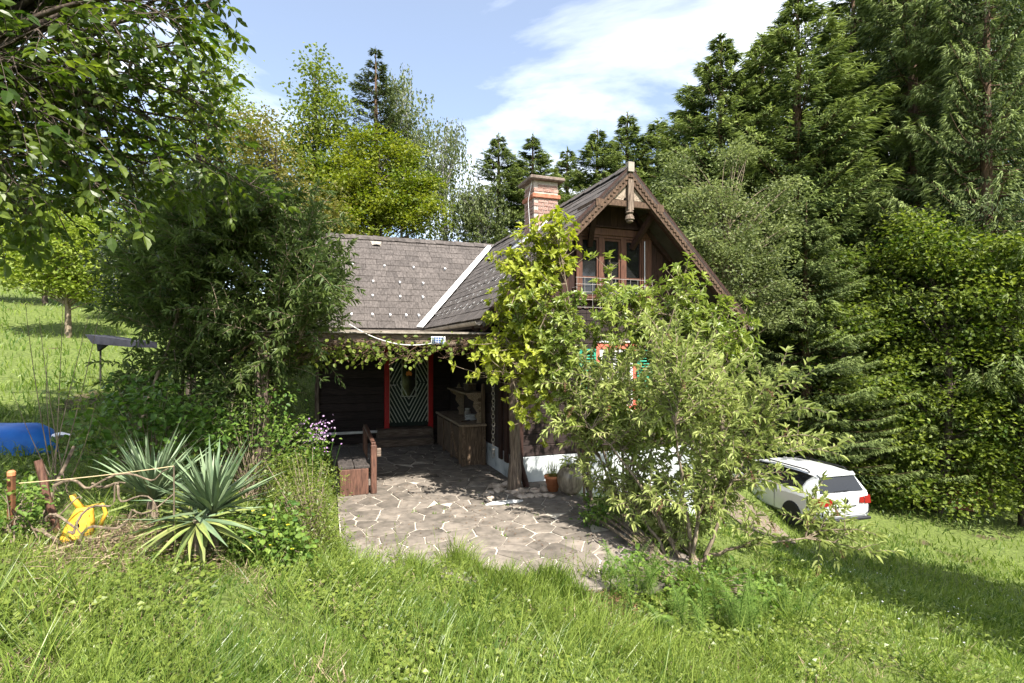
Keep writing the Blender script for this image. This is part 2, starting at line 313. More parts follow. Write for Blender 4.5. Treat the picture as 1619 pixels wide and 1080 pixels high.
def in_patio(a, b, grow=0.0):
    """signed test by winding of a simple polygon, vectorised"""
    P = np.array(PATIO); a = np.asarray(a, float); b = np.asarray(b, float); ins = np.zeros(a.shape, bool); dmin = np.full(a.shape, 1e9)
    for i in range(len(P)):
        (x1, y1), (x2, y2) = P[i], P[(i + 1) % len(P)]
        c = ((y1 > b) != (y2 > b)); xi = (x2 - x1) * (b - y1) / (y2 - y1 + 1e-12) + x1; ins ^= c & (a < xi)
        t = np.clip(((a - x1) * (x2 - x1) + (b - y1) * (y2 - y1)) / ((x2 - x1) ** 2 + (y2 - y1) ** 2), 0, 1)
        dmin = np.minimum(dmin, np.hypot(a - x1 - t * (x2 - x1), b - y1 - t * (y2 - y1)))
    return np.where(ins, -dmin, dmin) - grow
def ground(X, Y):
    X, Y = np.asarray(X, float), np.asarray(Y, float); sh = X.shape; x, y = X.ravel(), Y.ravel()
    r = np.hypot(x, y); s = np.where(r > 60, 60 / np.maximum(r, 1), 1); xs, ys = x * s, y * s
    z = np.empty_like(xs)
    for i in range(0, len(xs), 20000):
        q = np.stack([xs[i:i + 20000], ys[i:i + 20000]], -1); rr = np.linalg.norm(q[:, None] - CTRL[None, :, :2], axis=-1)
        z[i:i + 20000] = _tps(rr) @ _W[:_n] + _W[_n] + q @ _W[_n + 1:]
    z += .05 * np.sin(x * 1.3 + 1) * np.sin(y * 1.1) + .03 * np.sin(x * 3.1) * np.sin(y * 2.7 + .5)
    a, b = to_house(x, y); d = in_patio(a, b)
    k = np.clip(1 - d / .35, 0, 1); k = k * k * (3 - 2 * k)
    z = z * (1 - k) + (PZ - .09) * k
    return z.reshape(sh)
def gz(x, y): return float(ground(np.array([x]), np.array([y]))[0])
def graded(lo, hi, near, n_in, ratio):
    v = [0.0]; s = near
    while v[-1] < hi:
        v.append(v[-1] + s)
        if v[-1] > n_in: s *= ratio
    w = [0.0]; s = near
    while w[-1] > lo:
        w.append(w[-1] - s)
        if -w[-1] > 12: s *= ratio
    return np.array(sorted(set(w + v)))
gx = graded(-240, 240, .2, 12, 1.09); gy = graded(-90, 260, .2, 18, 1.09)
GX, GY = np.meshgrid(gx, gy); GZ = ground(GX, GY); nx, ny = len(gx), len(gy)
idx = np.arange(nx * ny).reshape(ny, nx)
gf = np.stack([idx[:-1, :-1], idx[:-1, 1:], idx[1:, 1:], idx[1:, :-1]], -1).reshape(-1, 4)
gm, gn, gl, gb = new_mat('ground')
tc = gn.new('ShaderNodeTexCoord'); n1 = gn.new('ShaderNodeTexNoise'); n1.inputs['Scale'].default_value = .9; n1.inputs['Detail'].default_value = 8
n2 = gn.new('ShaderNodeTexNoise'); n2.inputs['Scale'].default_value = 14; n2.inputs['Detail'].default_value = 6
gl.new(tc.outputs['Object'], n1.inputs['Vector']); gl.new(tc.outputs['Object'], n2.inputs['Vector'])
r1 = gn.new('ShaderNodeValToRGB'); gl.new(n2.outputs['Fac'], r1.inputs[0]); e = r1.color_ramp.elements
e[0].position = .32; e[0].color = (.055, .075, .02, 1); e[1].position = .7; e[1].color = (.15, .19, .05, 1)
r2 = gn.new('ShaderNodeValToRGB'); gl.new(n2.outputs['Fac'], r2.inputs[0]); e = r2.color_ramp.elements
e[0].position = .3; e[0].color = (.045, .035, .02, 1); e[1].position = .72; e[1].color = (.12, .10, .055, 1)
mk = gn.new('ShaderNodeValToRGB'); gl.new(n1.outputs['Fac'], mk.inputs[0]); mk.color_ramp.elements[0].position = .63; mk.color_ramp.elements[1].position = .72
mx = gn.new('ShaderNodeMix'); mx.data_type = 'RGBA'; gl.new(mk.outputs[0], mx.inputs[0]); gl.new(r1.outputs[0], mx.inputs[6]); gl.new(r2.outputs[0], mx.inputs[7])
gl.new(mx.outputs[2], gb.inputs['Base Color']); gb.inputs['Roughness'].default_value = .95; gb.inputs['Specular IOR Level'].default_value = .1
bp = gn.new('ShaderNodeBump'); bp.inputs['Strength'].default_value = .6; bp.inputs['Distance'].default_value = .05; gl.new(n2.outputs['Fac'], bp.inputs['Height']); gl.new(bp.outputs[0], gb.inputs['Normal'])
g_o = mesh_np('ground', np.stack([GX.ravel(), GY.ravel(), GZ.ravel()], -1), gf, gm, smooth=True); tag(g_o, 'grassy hillside ground sloping from the meadow on the left down to the right', 'ground', kind='structure')
# gravel drive beside the car
pu, pv = np.linspace(0, 1, 26), np.linspace(0, 1, 60); PUu, PVv = np.meshgrid(pu, pv)
dirc = np.array((-.28, .96)); nrm = np.array((.96, .28)); c_ = np.array((6.3, 13.0))
wid = 1.5 + .25 * np.sin(PVv * 9); QX = c_[0] + dirc[0] * PVv * 7 + nrm[0] * (PUu - .5) * wid; QY = c_[1] + dirc[1] * PVv * 7 + nrm[1] * (PUu - .5) * wid
idx = np.arange(26 * 60).reshape(60, 26)
path = mesh_np('path', np.stack([QX.ravel(), QY.ravel(), ground(QX, QY).ravel() + .03], -1), np.stack([idx[:-1, :-1], idx[:-1, 1:], idx[1:, 1:], idx[1:, :-1]], -1).reshape(-1, 4), M['gravel'], smooth=True)
tag(path, 'pinkish gravel drive beside the parked white car', 'path', kind='structure')

# ------------------------------------------------------------------ patio of crazy paving
patio = MB().prism([(*p, -.20) for p in PATIO][::-1], (0, 0, .188)).build('patio', M['joint'])
patio.location = (C0[0], C0[1], PZ); patio.rotation_euler = (0, 0, TH); tag(patio, 'crazy paving patio with pale mortar joints in front of the porch', 'patio', kind='structure')
rng = np.random.default_rng(5)
pts = []
tries = 0
while tries < 14000 and len(pts) < 285:
    tries += 1; p = np.array((rng.uniform(-3.0, .7), rng.uniform(-9.1, 0)))
    if in_patio(p[0], p[1]) > -.02: continue
    md = rng.choice([.17, .24, .32, .38], p=[.25, .3, .3, .15])
    if all(np.hypot(*((p - q) * (1, 1.12))) > (md + m_) / 2 for q, m_ in pts): pts.append((p, md))
S = np.array([p for p, _ in pts])
def clip_poly(poly, nx_, ny_, c):
    out = []
    for i in range(len(poly)):
        p, q = poly[i], poly[(i + 1) % len(poly)]; dp, dq = p[0] * nx_ + p[1] * ny_ - c, q[0] * nx_ + q[1] * ny_ - c
        if dp <= 0: out.append(p)
        if dp * dq < 0: t = dp / (dp - dq); out.append((p[0] + (q[0] - p[0]) * t, p[1] + (q[1] - p[1]) * t))
    return out
for i, s in enumerate(S):
    poly = [(s[0] - .5, s[1] - .5), (s[0] + .5, s[1] - .5), (s[0] + .5, s[1] + .5), (s[0] - .5, s[1] + .5)]
    gap = rng.uniform(.005, .017)
    for j, q in enumerate(S):
        if j == i or np.hypot(*(q - s)) > 1.2: continue
        n_ = (q - s) / np.hypot(*(q - s)); poly = clip_poly(poly, n_[0], n_[1], n_ @ ((s + q) / 2) - gap * .75)
        if len(poly) < 3: break
    for (x0, x1, sgn) in ((0, -3.02, -1), (0, .72, 1)):
        if len(poly) >= 3: poly = clip_poly(poly, sgn, 0, sgn * x1)
    if len(poly) >= 3: poly = clip_poly(poly, 0, 1, -.02)
    if len(poly) < 3: continue
    # round the corners a little and make the rim uneven
    P = np.array(poly); out = []
    for k in range(len(P)):
        a_, b_, c2 = P[k - 1], P[k], P[(k + 1) % len(P)]; la, lc = np.hypot(*(a_ - b_)), np.hypot(*(c2 - b_))
        if min(la, lc) < .005: continue
        f = min(.022, .25 * la, .25 * lc) * rng.uniform(.3, 1.3)
        out += [b_ + (a_ - b_) / la * f, b_ + (c2 - b_) / lc * f]
    if len(out) < 3: continue
    out = np.array(out) - s; h = rng.uniform(-.004, .006); tl = rng.normal(0, .008, 2)
    inn = out * (1 - .012 / np.maximum(np.hypot(out[:, 0], out[:, 1]), .05))[:, None]; n_ = len(out)
    vs = [(x, y, -.05) for x, y in out] + [(x, y, -.006 + h + x * tl[0] + y * tl[1]) for x, y in out] + [(x, y, h + x * tl[0] + y * tl[1]) for x, y in inn]
    fs = [(k, (k + 1) % n_, n_ + (k + 1) % n_, n_ + k) for k in range(n_)] + [(n_ + k, n_ + (k + 1) % n_, 2 * n_ + (k + 1) % n_, 2 * n_ + k) for k in range(n_)] + [tuple(range(2 * n_, 3 * n_))]
    o = MB().poly(vs, fs).build('stone', M['stone'], patio); o.location = (s[0], s[1], 0)

# ------------------------------------------------------------------ house
house = empty('house', (C0[0], C0[1], PZ), 'brown timber cottage with steep shingled roofs, carved gable and brick chimney', 'house', TH)
EA, EZ, RZ_, HWD = -.81, 2.89, 5.62, 2.71        # left eave a, eave height, ridge height, half span
RF, WB, BK = -5.72, -5.02, 5.0                   # front rake b, gable wall b, back end b
WE, WL = -.54, -3.95                             # wing eave b, wing left roof end a
RA = EA + HWD; WRB = WE + HWD                    # main ridge a, wing ridge b
s2 = math.sqrt(.5)
def slab(name, top, th, mat, parent):
    return MB().prism([(x, y, z - .03) for x, y, z in top], (0, 0, -th)).build(name, mat, parent)
main_roof = MB().prism([(EA, RF, EZ - .03), (EA, WE, EZ - .03), (RA, WRB, RZ_ - .03), (RA, RF, RZ_ - .03)], (0, 0, -.13)).build('main_roof', M['roof_core'], house)
slab('main_roof', [(RA, RF, RZ_), (RA, BK, RZ_), (RA + HWD, BK, EZ), (RA + HWD, RF, EZ)], .13, M['roof_core'], house)
slab('main_roof', [(RA, WRB, RZ_), (EA, 2 * WRB - WE, EZ), (EA, BK + .2, EZ), (RA, BK, RZ_)], .13, M['roof_core'], house)
wing_roof = MB().prism([(WL, WE, EZ - .03), (EA, WE, EZ - .03), (RA, WRB, RZ_ - .03), (WL, WRB, RZ_ - .03)], (0, 0, -.13)).build('wing_roof', M['roof_core'], house)
slab('wing_roof', [(WL, WRB, RZ_), (RA, WRB, RZ_), (EA, 2 * WRB - WE, EZ), (WL, 2 * WRB - WE, EZ)], .13, M['roof_core'], house)
rng = np.random.default_rng(11)
sh_me = MB().poly([(-.5, 0, 0), (.5, 0, 0), (.5, .36, -.004), (-.5, .36, -.004), (-.5, 0, .016), (.5, 0, .016), (.5, .36, .004), (-.5, .36, .004)],
                  [(0, 3, 2, 1), (4, 5, 6, 7), (0, 1, 5, 4), (1, 2, 6, 5), (2, 3, 7, 6), (3, 0, 4, 7)]).mesh('shingle', M['shingle'])
NC = 15; EXPO = HWD / s2 / NC
M_wing = Matrix(((1, 0, 0), (0, s2, -s2), (0, s2, s2)))            # columns: along a, up the slope, normal
M_main = Matrix(((0, s2, -s2), (-1, 0, 0), (0, s2, s2)))
rest_v, rest_f, rest_t = [], [], []
box_v = np.array([v.co[:] for v in sh_me.vertices]); box_f = np.array([p.vertices[:] for p in sh_me.polygons])
cand = []
for k in range(NC):
    sl = k * EXPO; t = sl * s2
    x = WL - rng.uniform(0, .3); xe = EA + t
    while x < xe - .03:
        w = rng.uniform(.24, .40); x1 = min(x + w, xe)
        if x1 - x > .05: cand.append(('w', (x + x1) / 2, sl, x1 - x - .006))
        x = x1
    y = RF - .03 - rng.uniform(0, .3); ye = WE + t
    while y < ye - .03:
        w = rng.uniform(.24, .40); y1 = min(y + w, ye)
        if y1 - y > .05 and y1 > RF: cand.append(('m', (max(y, RF) + y1) / 2, sl, y1 - max(y, RF) - .006))
        y = y1
n_single = 0
cand.sort(key=lambda c: (0 if (c[0] == 'w' and c[1] > -3.3) else 1, c[1]))
for kind_, c, sl, w in cand:
    t = sl * s2; Mx, org = (M_wing, Vector((c, WE + t, EZ + t))) if kind_ == 'w' else (M_main, Vector((EA + t, c, EZ + t)))
    tw = rng.normal(0, .007); lift = rng.uniform(-.002, .006)
    Mo = Matrix.Translation(org) @ Mx.to_4x4() @ Matrix.Translation((0, -.02, lift)) @ Matrix.Rotation(tw, 4, 'Z') @ Matrix.Diagonal((w, 1, 1, 1))
    if n_single < 300:
        n_single += 1
        o = bpy.data.objects.new('shingle', sh_me); link(o, wing_roof if kind_ == 'w' else main_roof); o.matrix_local = Mo
    else:
        Mn = np.array(Mo); rest_f.append(box_f + 8 * len(rest_v)); rest_v.append(box_v @ Mn[:3, :3].T + Mn[:3, 3]); rest_t.append(np.full(6, rng.random()))
o = mesh_np('shingles', np.concatenate(rest_v), np.concatenate(rest_f), M['shingle'], main_roof, np.concatenate(rest_t)); o['kind'] = 'stuff'
# ridge caps, valley flashing, snow guards, vent hoods
def ridge_caps(p, q, parent):
    p, q = Vector(p), Vector(q); L_ = (q - p).length; n_ = int(L_ / .3); d = (q - p) / n_; side = Vector((-d.y, d.x, 0)).normalized()
    for i in range(n_):
        a_, b_ = p + d * i - d * .03, p + d * (i + 1); h = .014 * (i % 2)
        vs = [a_ + side * .13 + Vector((0, 0, -.10 + h)), a_ + Vector((0, 0, .035 + h)), a_ - side * .13 + Vector((0, 0, -.10 + h)), b_ + side * .13 + Vector((0, 0, -.10)), b_ + Vector((0, 0, .028)), b_ - side * .13 + Vector((0, 0, -.10))]
        vs += [v - Vector((0, 0, .014)) for v in vs]
        MB().poly(vs, [(0, 1, 4, 3), (1, 2, 5, 4), (6, 9, 10, 7), (7, 10, 11, 8), (0, 6, 7, 1), (1, 7, 8, 2), (3, 4, 10, 9), (4, 5, 11, 10), (0, 3, 9, 6), (2, 8, 11, 5)]).build('ridge_cap', M['shingle'], parent)
ridge_caps((WL, WRB, RZ_ + .02), (RA - .05, WRB, RZ_ + .02), wing_roof); ridge_caps((RA, RF, RZ_ + .02), (RA, WRB + .3, RZ_ + .02), main_roof)
dv = Vector((1, 1, 1)); n_w = Vector((0, -1, 1)).normalized(); n_m = Vector((-1, 0, 1)).normalized()
A0, B0 = Vector((EA, WE, EZ)) + Vector((-.03, -.03, .035)), Vector((RA, WRB, RZ_)) + Vector((-.06, -.06, -.02))
wd1, wd2 = Vector((-1, 0, 0)) * .17, Vector((0, -1, 0)) * .12
MB().poly([A0 + wd1 + n_w * .02, A0, A0 + wd2 + n_m * .02, B0 + wd1 + n_w * .02, B0, B0 + wd2 + n_m * .02] + [q - Vector((0, 0, .012)) for q in (A0 + wd1 + n_w * .02, A0, A0 + wd2 + n_m * .02, B0 + wd1 + n_w * .02, B0, B0 + wd2 + n_m * .02)],
          [(0, 1, 4, 3), (1, 2, 5, 4), (6, 9, 10, 7), (7, 10, 11, 8), (0, 3, 9, 6), (2, 8, 11, 5), (0, 6, 7, 1), (1, 7, 8, 2), (3, 4, 10, 9), (4, 5, 11, 10)]).build('valley_flashing', M['zinc'], wing_roof)
sg_me = MB().poly([(-.022, -.02, .015), (.022, -.02, .015), (.022, .13, .015), (-.022, .13, .015), (-.022, -.02, .085), (.022, -.02, .085), (.022, .02, .085), (-.022, .02, .085)],
                  [(0, 1, 2, 3), (0, 4, 5, 1), (4, 7, 6, 5), (7, 3, 2, 6)]).mesh('snow_guard', M['zinc'])
for t, xs in ((.28, (-2.55, -2.05, -1.62, -1.22, -.9)), (.80, (-2.75, -2.0, -1.3, -.7)), (1.22, (-1.95, -1.25, -.62)), (1.72, (-2.45, -1.6, -.8, 0.1))):
    for x in xs:
        o = bpy.data.objects.new('snow_guard', sg_me); link(o, wing_roof); o.matrix_local = Matrix.Translation((x, WE + t, EZ + t)) @ M_wing.to_4x4()
for t, n_ in ((.30, 9), (.55, 8), (.85, 7), (1.2, 6)):
    for i in range(n_):
        o = bpy.data.objects.new('snow_guard', sg_me); link(o, main_roof); o.matrix_local = Matrix.Translation((EA + t, -4.9 + i * .5 + (t * 3 % .4), EZ + t)) @ M_main.to_4x4()
vent_v = [(-.13, 0, .01), (.13, 0, .01), (.16, .25, .015), (-.16, .25, .015), (-.09, 0, .06), (0, 0, .085), (.09, 0, .06), (0, .2, .03)]
vent = MB().poly(vent_v, [(0, 4, 7, 3), (4, 5, 7), (5, 6, 7), (6, 1, 2, 7), (3, 7, 2)]).mesh('roof_vent', M['gutter'])
for Mx, p, par in ((M_wing, (-1.75, WE + 2.42, EZ + 2.42), wing_roof), (M_main, (EA + 2.3, -3.2, EZ + 2.3), main_roof), (M_main, (EA + 2.05, -1.3, EZ + 2.05), main_roof), (M_main, (EA + 1.85, -.1, EZ + 1.85), main_roof)):
    o = bpy.data.objects.new('roof_vent', vent); link(o, par); o.matrix_local = Matrix.Translation(p) @ Mx.to_4x4()
# gutters
def gutter(p, q, par):
    p, q = Vector(p), Vector(q); d = (q - p).normalized(); s_ = Vector((-d.y, d.x, 0)); vs = []; n_ = 8; rr = .065
    for e_ in (p, q):
        for r_ in (rr, rr - .006):
            for i in range(n_ + 1): a_ = math.pi * i / n_; vs.append(e_ + s_ * (r_ * math.cos(a_)) - Vector((0, 0, r_ * math.sin(a_))))
    k = n_ + 1; fs = []
    for i in range(n_): fs += [(i, i + 1, 2 * k + i + 1, 2 * k + i), (k + i, 3 * k + i, 3 * k + i + 1, k + i + 1), (i, k + i, k + i + 1, i + 1), (2 * k + i, 2 * k + i + 1, 3 * k + i + 1, 3 * k + i)]
    fs += [(0, 2 * k, 3 * k, k), (n_, k + n_, 3 * k + n_, 2 * k + n_)]
    return MB().poly(vs, fs).build('gutter', M['gutter'], par, smooth=False)
gutter((WL, WE - .06, EZ - .06), (EA - .08, WE - .06, EZ - .06), house); gutter((EA - .065, WE - .1, EZ - .06), (EA - .065, RF + .05, EZ - .06), house); gutter((RA + HWD + .065, BK, EZ - .06), (RA + HWD + .065, RF + .05, EZ - .06), house)
MB().tube([(4.3, WB - .12, EZ - .15), (4.3, WB - .12, EZ - .35), (3.92, WB - .1, EZ - .7), (3.9, WB - .1, .1)], .035, 10).build('downpipe', M['gutter'], house)
MB().box(WL + .1, EA - .02, WE + .02, WE + .05, EZ - .38, EZ - .10).build('fascia', M['fascia'], house)
# wall cores
core = MB().prism([(0, WB, .45), (3.8, WB, .45), (3.8, WB, EZ + .62), (RA, WB, RZ_ - .24), (0, WB, EZ + .62)], (0, 9.8, 0)).build('wall', M['plank_dark'], house)
MB().prism([(-3.33, 0.0, 0), (-3.33, 0, EZ + .3), (-3.33, WRB, RZ_ - .24), (-3.33, 2 * WRB, EZ + .3), (-3.33, 2 * WRB, 0)], (3.32, 0, 0)).build('wall', M['plank_dark'], house)
MB().box(-.02, 3.84, WB - .04, 5.0, -3.2, .45).build('plinth', M['plinth'], house, bevel=.01)
# gable: vertical boards above, horizontal planks below
WN = (1.9 - .70, 1.9 + .70, 3.34, 4.46)                          # upper window opening
rng = np.random.default_rng(3)
nb = 26; bw = 3.8 / nb
for i in range(nb):
    x0, x1 = i * bw + .004, (i + 1) * bw - .004; xm = (x0 + x1) / 2; top0 = (EZ + (x0 - EA) if x0 < RA else EZ + (RA + HWD - x0)) - .2; top1 = (EZ + (x1 - EA) if x1 < RA else EZ + (RA + HWD - x1)) - .2
    pr = rng.uniform(.018, .032)
    def vb(z0, za, zb, scal):
        if min(za, zb) - z0 < .06: return
        bot = [(x0, WB, z0 + .05), (x0 + bw * .2, WB, z0 + .012), (xm, WB, z0), (x1 - bw * .2, WB, z0 + .012), (x1, WB, z0 + .05)] if scal else [(x0, WB, z0), (x1, WB, z0)]
        MB().prism([(x, y - .002, z) for x, y, z in bot + [(x1, WB, zb), (x0, WB, za)]], (0, -pr, 0)).build('board', M['board_dark'], core)
    if x1 > WN[0] and x0 < WN[1]: vb(3.12, 3.32, 3.32, True); vb(WN[3] + .02, top0, top1, False)
    else: vb(3.12, top0, top1, True)
LW = (2.0 - .36, 2.0 + .36, 1.30, 2.38)                          # lower window opening
z = .46; 
while z < 3.1:
    z1 = min(z + rng.uniform(.19, .215), 3.13); pr = rng.uniform(.02, .035)
    segs = [(0.0, 3.8)] if (z1 < LW[2] - .06 or z > LW[3] + .08) else [(0.0, LW[0] - .08), (LW[1] + .08, 3.8)]
    for x0, x1 in segs: MB().box(x0, x1, WB - pr, WB - .002, z, z1 - .008).build('plank', M['plank_dark'], core, bevel=.006)
    z = z1
z = .46
while z < 3.45:
    z1 = z + rng.uniform(.19, .215); MB().box(-.002 - rng.uniform(.02, .035), -.002, WB + .02, -.04, z, z1 - .008).build('plank', M['plank_dark'], core, bevel=.006); z = z1
for yb in (WB - .05, WB + .28, WB + .62): MB().box(-.075, -.036, yb, yb + .16, .3, 3.4).build('board', M['board_dark'], core)
MB().box(-.04, .11, WB - .075, WB - .036, .3, 3.1).build('board', M['board_dark'], core)
DX, DW, DZ0, DZ1 = -1.12, .50, .40, 2.42
z = 0.0
while z < 2.8:
    z1 = z + rng.uniform(.19, .215); pr = rng.uniform(.02, .035)
    for x0, x1 in ((-3.33, DX - DW - .12), (DX + DW + .12, -.04)): MB().box(x0, x1, -pr - .002, -.002, z, z1 - .008).build('plank', M['plank_dark'], core, bevel=.006)
    z = z1
MB().box(-3.40, -3.30, -.09, .1, 0, EZ + .1).build('corner_board', M['timber_grey_z'], house)
# rake boards with carved edge, truss
for sgn in (-1, 1):
    dr = Vector((sgn * s2, 0, -s2)); pn = Vector((sgn * s2, 0, s2)); ap = Vector((RA, RF, RZ_ - .05)); Ln = HWD / s2
    MB().prism([ap + pn * .05, ap + dr * Ln + pn * .05, ap + dr * Ln - pn * .07, ap - Vector((0, 0, .099))], (0, .05, 0)).build('rake_board', M['board_dark'], house)
    MB().prism([ap - Vector((0, 0, .105)) , ap + dr * Ln - pn * .073, ap + dr * Ln - pn * .15, ap - Vector((0, 0, .215))], (0, .06, 0)).build('rake_board', M['timber_rake'], house)
    n_ = 44; pts_u = [ap + dr * (Ln * (i + .6) / (n_ + .6)) - pn * .036 + Vector((0, -.003, 0)) for i in range(n_ + 1)]
    tr = MB()
    for i in range(n_):
        a_, b_ = pts_u[i], pts_u[i + 1]; m_ = (a_ + b_) / 2
        tr.prism([a_, b_, b_ - pn * .030, m_ + dr * .012 - pn * .062, m_ - dr * .012 - pn * .062, a_ - pn * .030], (0, -.014, 0))
    tr.build('scalloped_trim', M['timber_rake'], house)
    for off_ in (.10, .62): MB().bar(ap + dr * .5 + Vector((0, off_, -.16)), ap + dr * Ln + Vector((0, off_, -.16)), .08, .1, pn).build('rafter', M['board_dark'], house)
zc = 4.90; hwid = RZ_ - zc - .20
MB().box(RA - hwid, RA + hwid, RF + .02, RF + .10, zc, zc + .11).build('collar_beam', M['timber_rake'], house, bevel=.008)
kp = MB().box(RA - .055, RA + .055, RF - .03, RF + .075, zc - .06, RZ_ - .24); kp.lathe((RA, RF + .022, 0), [(.055, zc - .06), (.075, zc - .10), (.05, zc - .13), (.075, zc - .17), (.085, zc - .22), (.06, zc - .245), (.065, zc - .26), (.02, zc - .285)], 12)
kp.build('king_post', M['timber_grey_z'], house)
for sgn in (-1, 1):
    for ang in (10, 28, 46, 64, 81):
        d = Vector((sgn * math.cos(R(ang)), 0, math.sin(R(ang)))); p0 = Vector((RA + sgn * .06, RF + .045, zc + .12)); wmax = (RZ_ - .26 - zc - .12)
        L_ = min(.62, wmax / (math.cos(R(ang)) + math.sin(R(ang)))) - .0; q = p0 + d * L_; nn = Vector((-d.z, 0, d.x)) if sgn > 0 else Vector((d.z, 0, -d.x))
        MB().prism([p0 + d * .05 + nn * .006, q + nn * .040, q - nn * .040, p0 + d * .05 - nn * .006], (0, .02, 0)).build('fan_slat', M['fan'], house)
    MB().bar((RA + sgn * .62, RF + .12, zc + .04), (RA + sgn * .45, WB - .03, 4.3), .09, .09).build('brace', M['board_dark'], house)
    MB().box(RA + sgn * .62 - .07, RA + sgn * .62 + .07, RF - .02, WB, zc - .04, zc + .09).build('purlin', M['timber_rake'], house)
    MB().box(RA + sgn * 2.2 - .07, RA + sgn * 2.2 + .07, RF + .08, WB, EZ + .30, EZ + .43).build('purlin', M['board_dark'], house)
MB().box(RA - .06, RA + .06, RF - .04, RF + .06, RZ_ - .10, RZ_ + .07).build('ridge_cap', M['gutter'], main_roof)
# upper window with three casements and header
MB().box(WN[0] - .22, WN[1] + .22, WB - .10, WB - .034, 4.50, 4.64).build('window_header', M['brown_window'], house, bevel=.01)
MB().box(WN[0] - .25, WN[1] + .25, WB - .14, WB - .034, 4.645, 4.675).build('window_header', M['board_dark'], house)
win = MB()
for x in (WN[0], WN[0] + .467, WN[0] + .933, WN[1]): win.box(x - .05, x + .05, WB - .085, WB - .002, WN[2], WN[3])
win.box(WN[0] - .05, WN[1] + .05, WB - .09, WB - .002, WN[3] - .004, WN[3] + .034); win.box(WN[0] - .05, WN[1] + .05, WB - .12, WB - .002, WN[2] - .06, WN[2] - .002)
win = win.build('window', M['brown_window'], house)
for i in range(3):
    xa = WN[0] + .467 * i + .05; xb = xa + .367
    MB().box(xa, xb, WB - .028, WB - .012, WN[2], WN[3] - .01).build('pane', M['glass'], win)
    sh = MB().box(xa, xa + .035, WB - .06, WB - .03, WN[2], WN[3] - .01).box(xb - .035, xb, WB - .06, WB - .03, WN[2], WN[3] - .01).box(xa + .035, xb - .035, WB - .06, WB - .03, WN[3] - .05, WN[3] - .01).box(xa + .035, xb - .035, WB - .06, WB - .03, WN[2], WN[2] + .05).box(xa + .035, xb - .035, WB - .055, WB - .03, WN[2] + .36, WN[2] + .39)
    sh.build('sash', M['brown_window'], win)
MB().box(WN[1] + .052, WN[1] + .17, WB - .07, WB - .034, 3.20, 4.498).build('board', M['brown_window'], core)
MB().tube([(WN[1] - .01, WB - .11, WN[2] - .05), (WN[1] - .01, WB - .11, WN[3] - .02)], .009, 6).build('rod', M['steel'], house)
gr = MB()
for i in range(11): x = WN[0] - .1 + i * .16; gr.tube([(x, WB - .2, 3.12), (x, WB - .2, 3.68)], .004, 5)
for zz_ in (3.14, 3.28, 3.42, 3.56, 3.68): gr.tube([(WN[0] - .12, WB - .2, zz_), (WN[1] + .14, WB - .2, zz_)], .004, 5)
for x in (WN[0] - .1, WN[1] + .12): gr.tube([(x, WB - .2, 3.5), (x, WB - .03, 3.5)], .012, 6)
gr.build('window_grille', M['wire'], house)
# lower window with shutters
fr = MB().box(LW[0] - .07, LW[1] + .07, WB - .075, WB - .002, LW[3], LW[3] + .12).box(LW[0] - .07, LW[0], WB - .07, WB - .002, LW[2], LW[3]).box(LW[1], LW[1] + .07, WB - .07, WB - .002, LW[2], LW[3]).box(LW[0] - .12, LW[1] + .12, WB - .13, WB - .002, LW[2] - .09, LW[2])
lwin = fr.build('window', M['red_faded'], house)
MB().box(LW[0] - .12, LW[1] + .12, WB - .1, WB - .04, LW[3] + .122, LW[3] + .15).build('drip_board', M['white_paint'], lwin)
MB().box(LW[0], LW[1], WB - .025, WB - .01, LW[2], LW[3]).build('pane', M['glass'], lwin)
for sgn in (-1, 1):
    xa, xb = (LW[0] + .002, 2.0 - .004) if sgn < 0 else (2.0 + .004, LW[1] - .002)
    MB().box(xa, xa + .06, WB - .06, WB - .027, LW[2], LW[3] - .002).box(xb - .06, xb, WB - .06, WB - .027, LW[2], LW[3] - .002).box(xa + .06, xb - .06, WB - .06, WB - .027, LW[3] - .065, LW[3] - .002).box(xa + .06, xb - .06, WB - .06, WB - .027, LW[2], LW[2] + .06).box(xa + .06, xb - .06, WB - .055, WB - .027, LW[2] + .5, LW[2] + .53).build('sash', M['white_paint'], lwin)
    x0, x1 = (LW[0] - .43, LW[0] - .08) if sgn < 0 else (LW[1] + .08, LW[1] + .43)
    st = MB().box(x0, x0 + .05, WB - .085, WB - .045, LW[2], LW[3]).box(x1 - .05, x1, WB - .085, WB - .045, LW[2], LW[3])
    for zz_ in (LW[2], (LW[2] + LW[3]) / 2 - .03, LW[3] - .06): st.box(x0 + .05, x1 - .05, WB - .085, WB - .045, zz_, zz_ + .06)
    shu = st.build('shutter', M['green_shutter'], house)
    zz_ = LW[2] + .075
    while zz_ < LW[3] - .09:
        MB().bar((x0 + .05, WB - .065, zz_), (x1 - .05, WB - .065, zz_), .035, .010, (0, -.6, 1)).build('slat', M['green_shutter'], shu); zz_ += .055
    MB().box((x0 + x1) / 2 - .16, (x0 + x1) / 2 + .16, WB - .092, WB - .086, LW[2] + .02, LW[2] + .035).build('rail', M['white_paint'], shu)
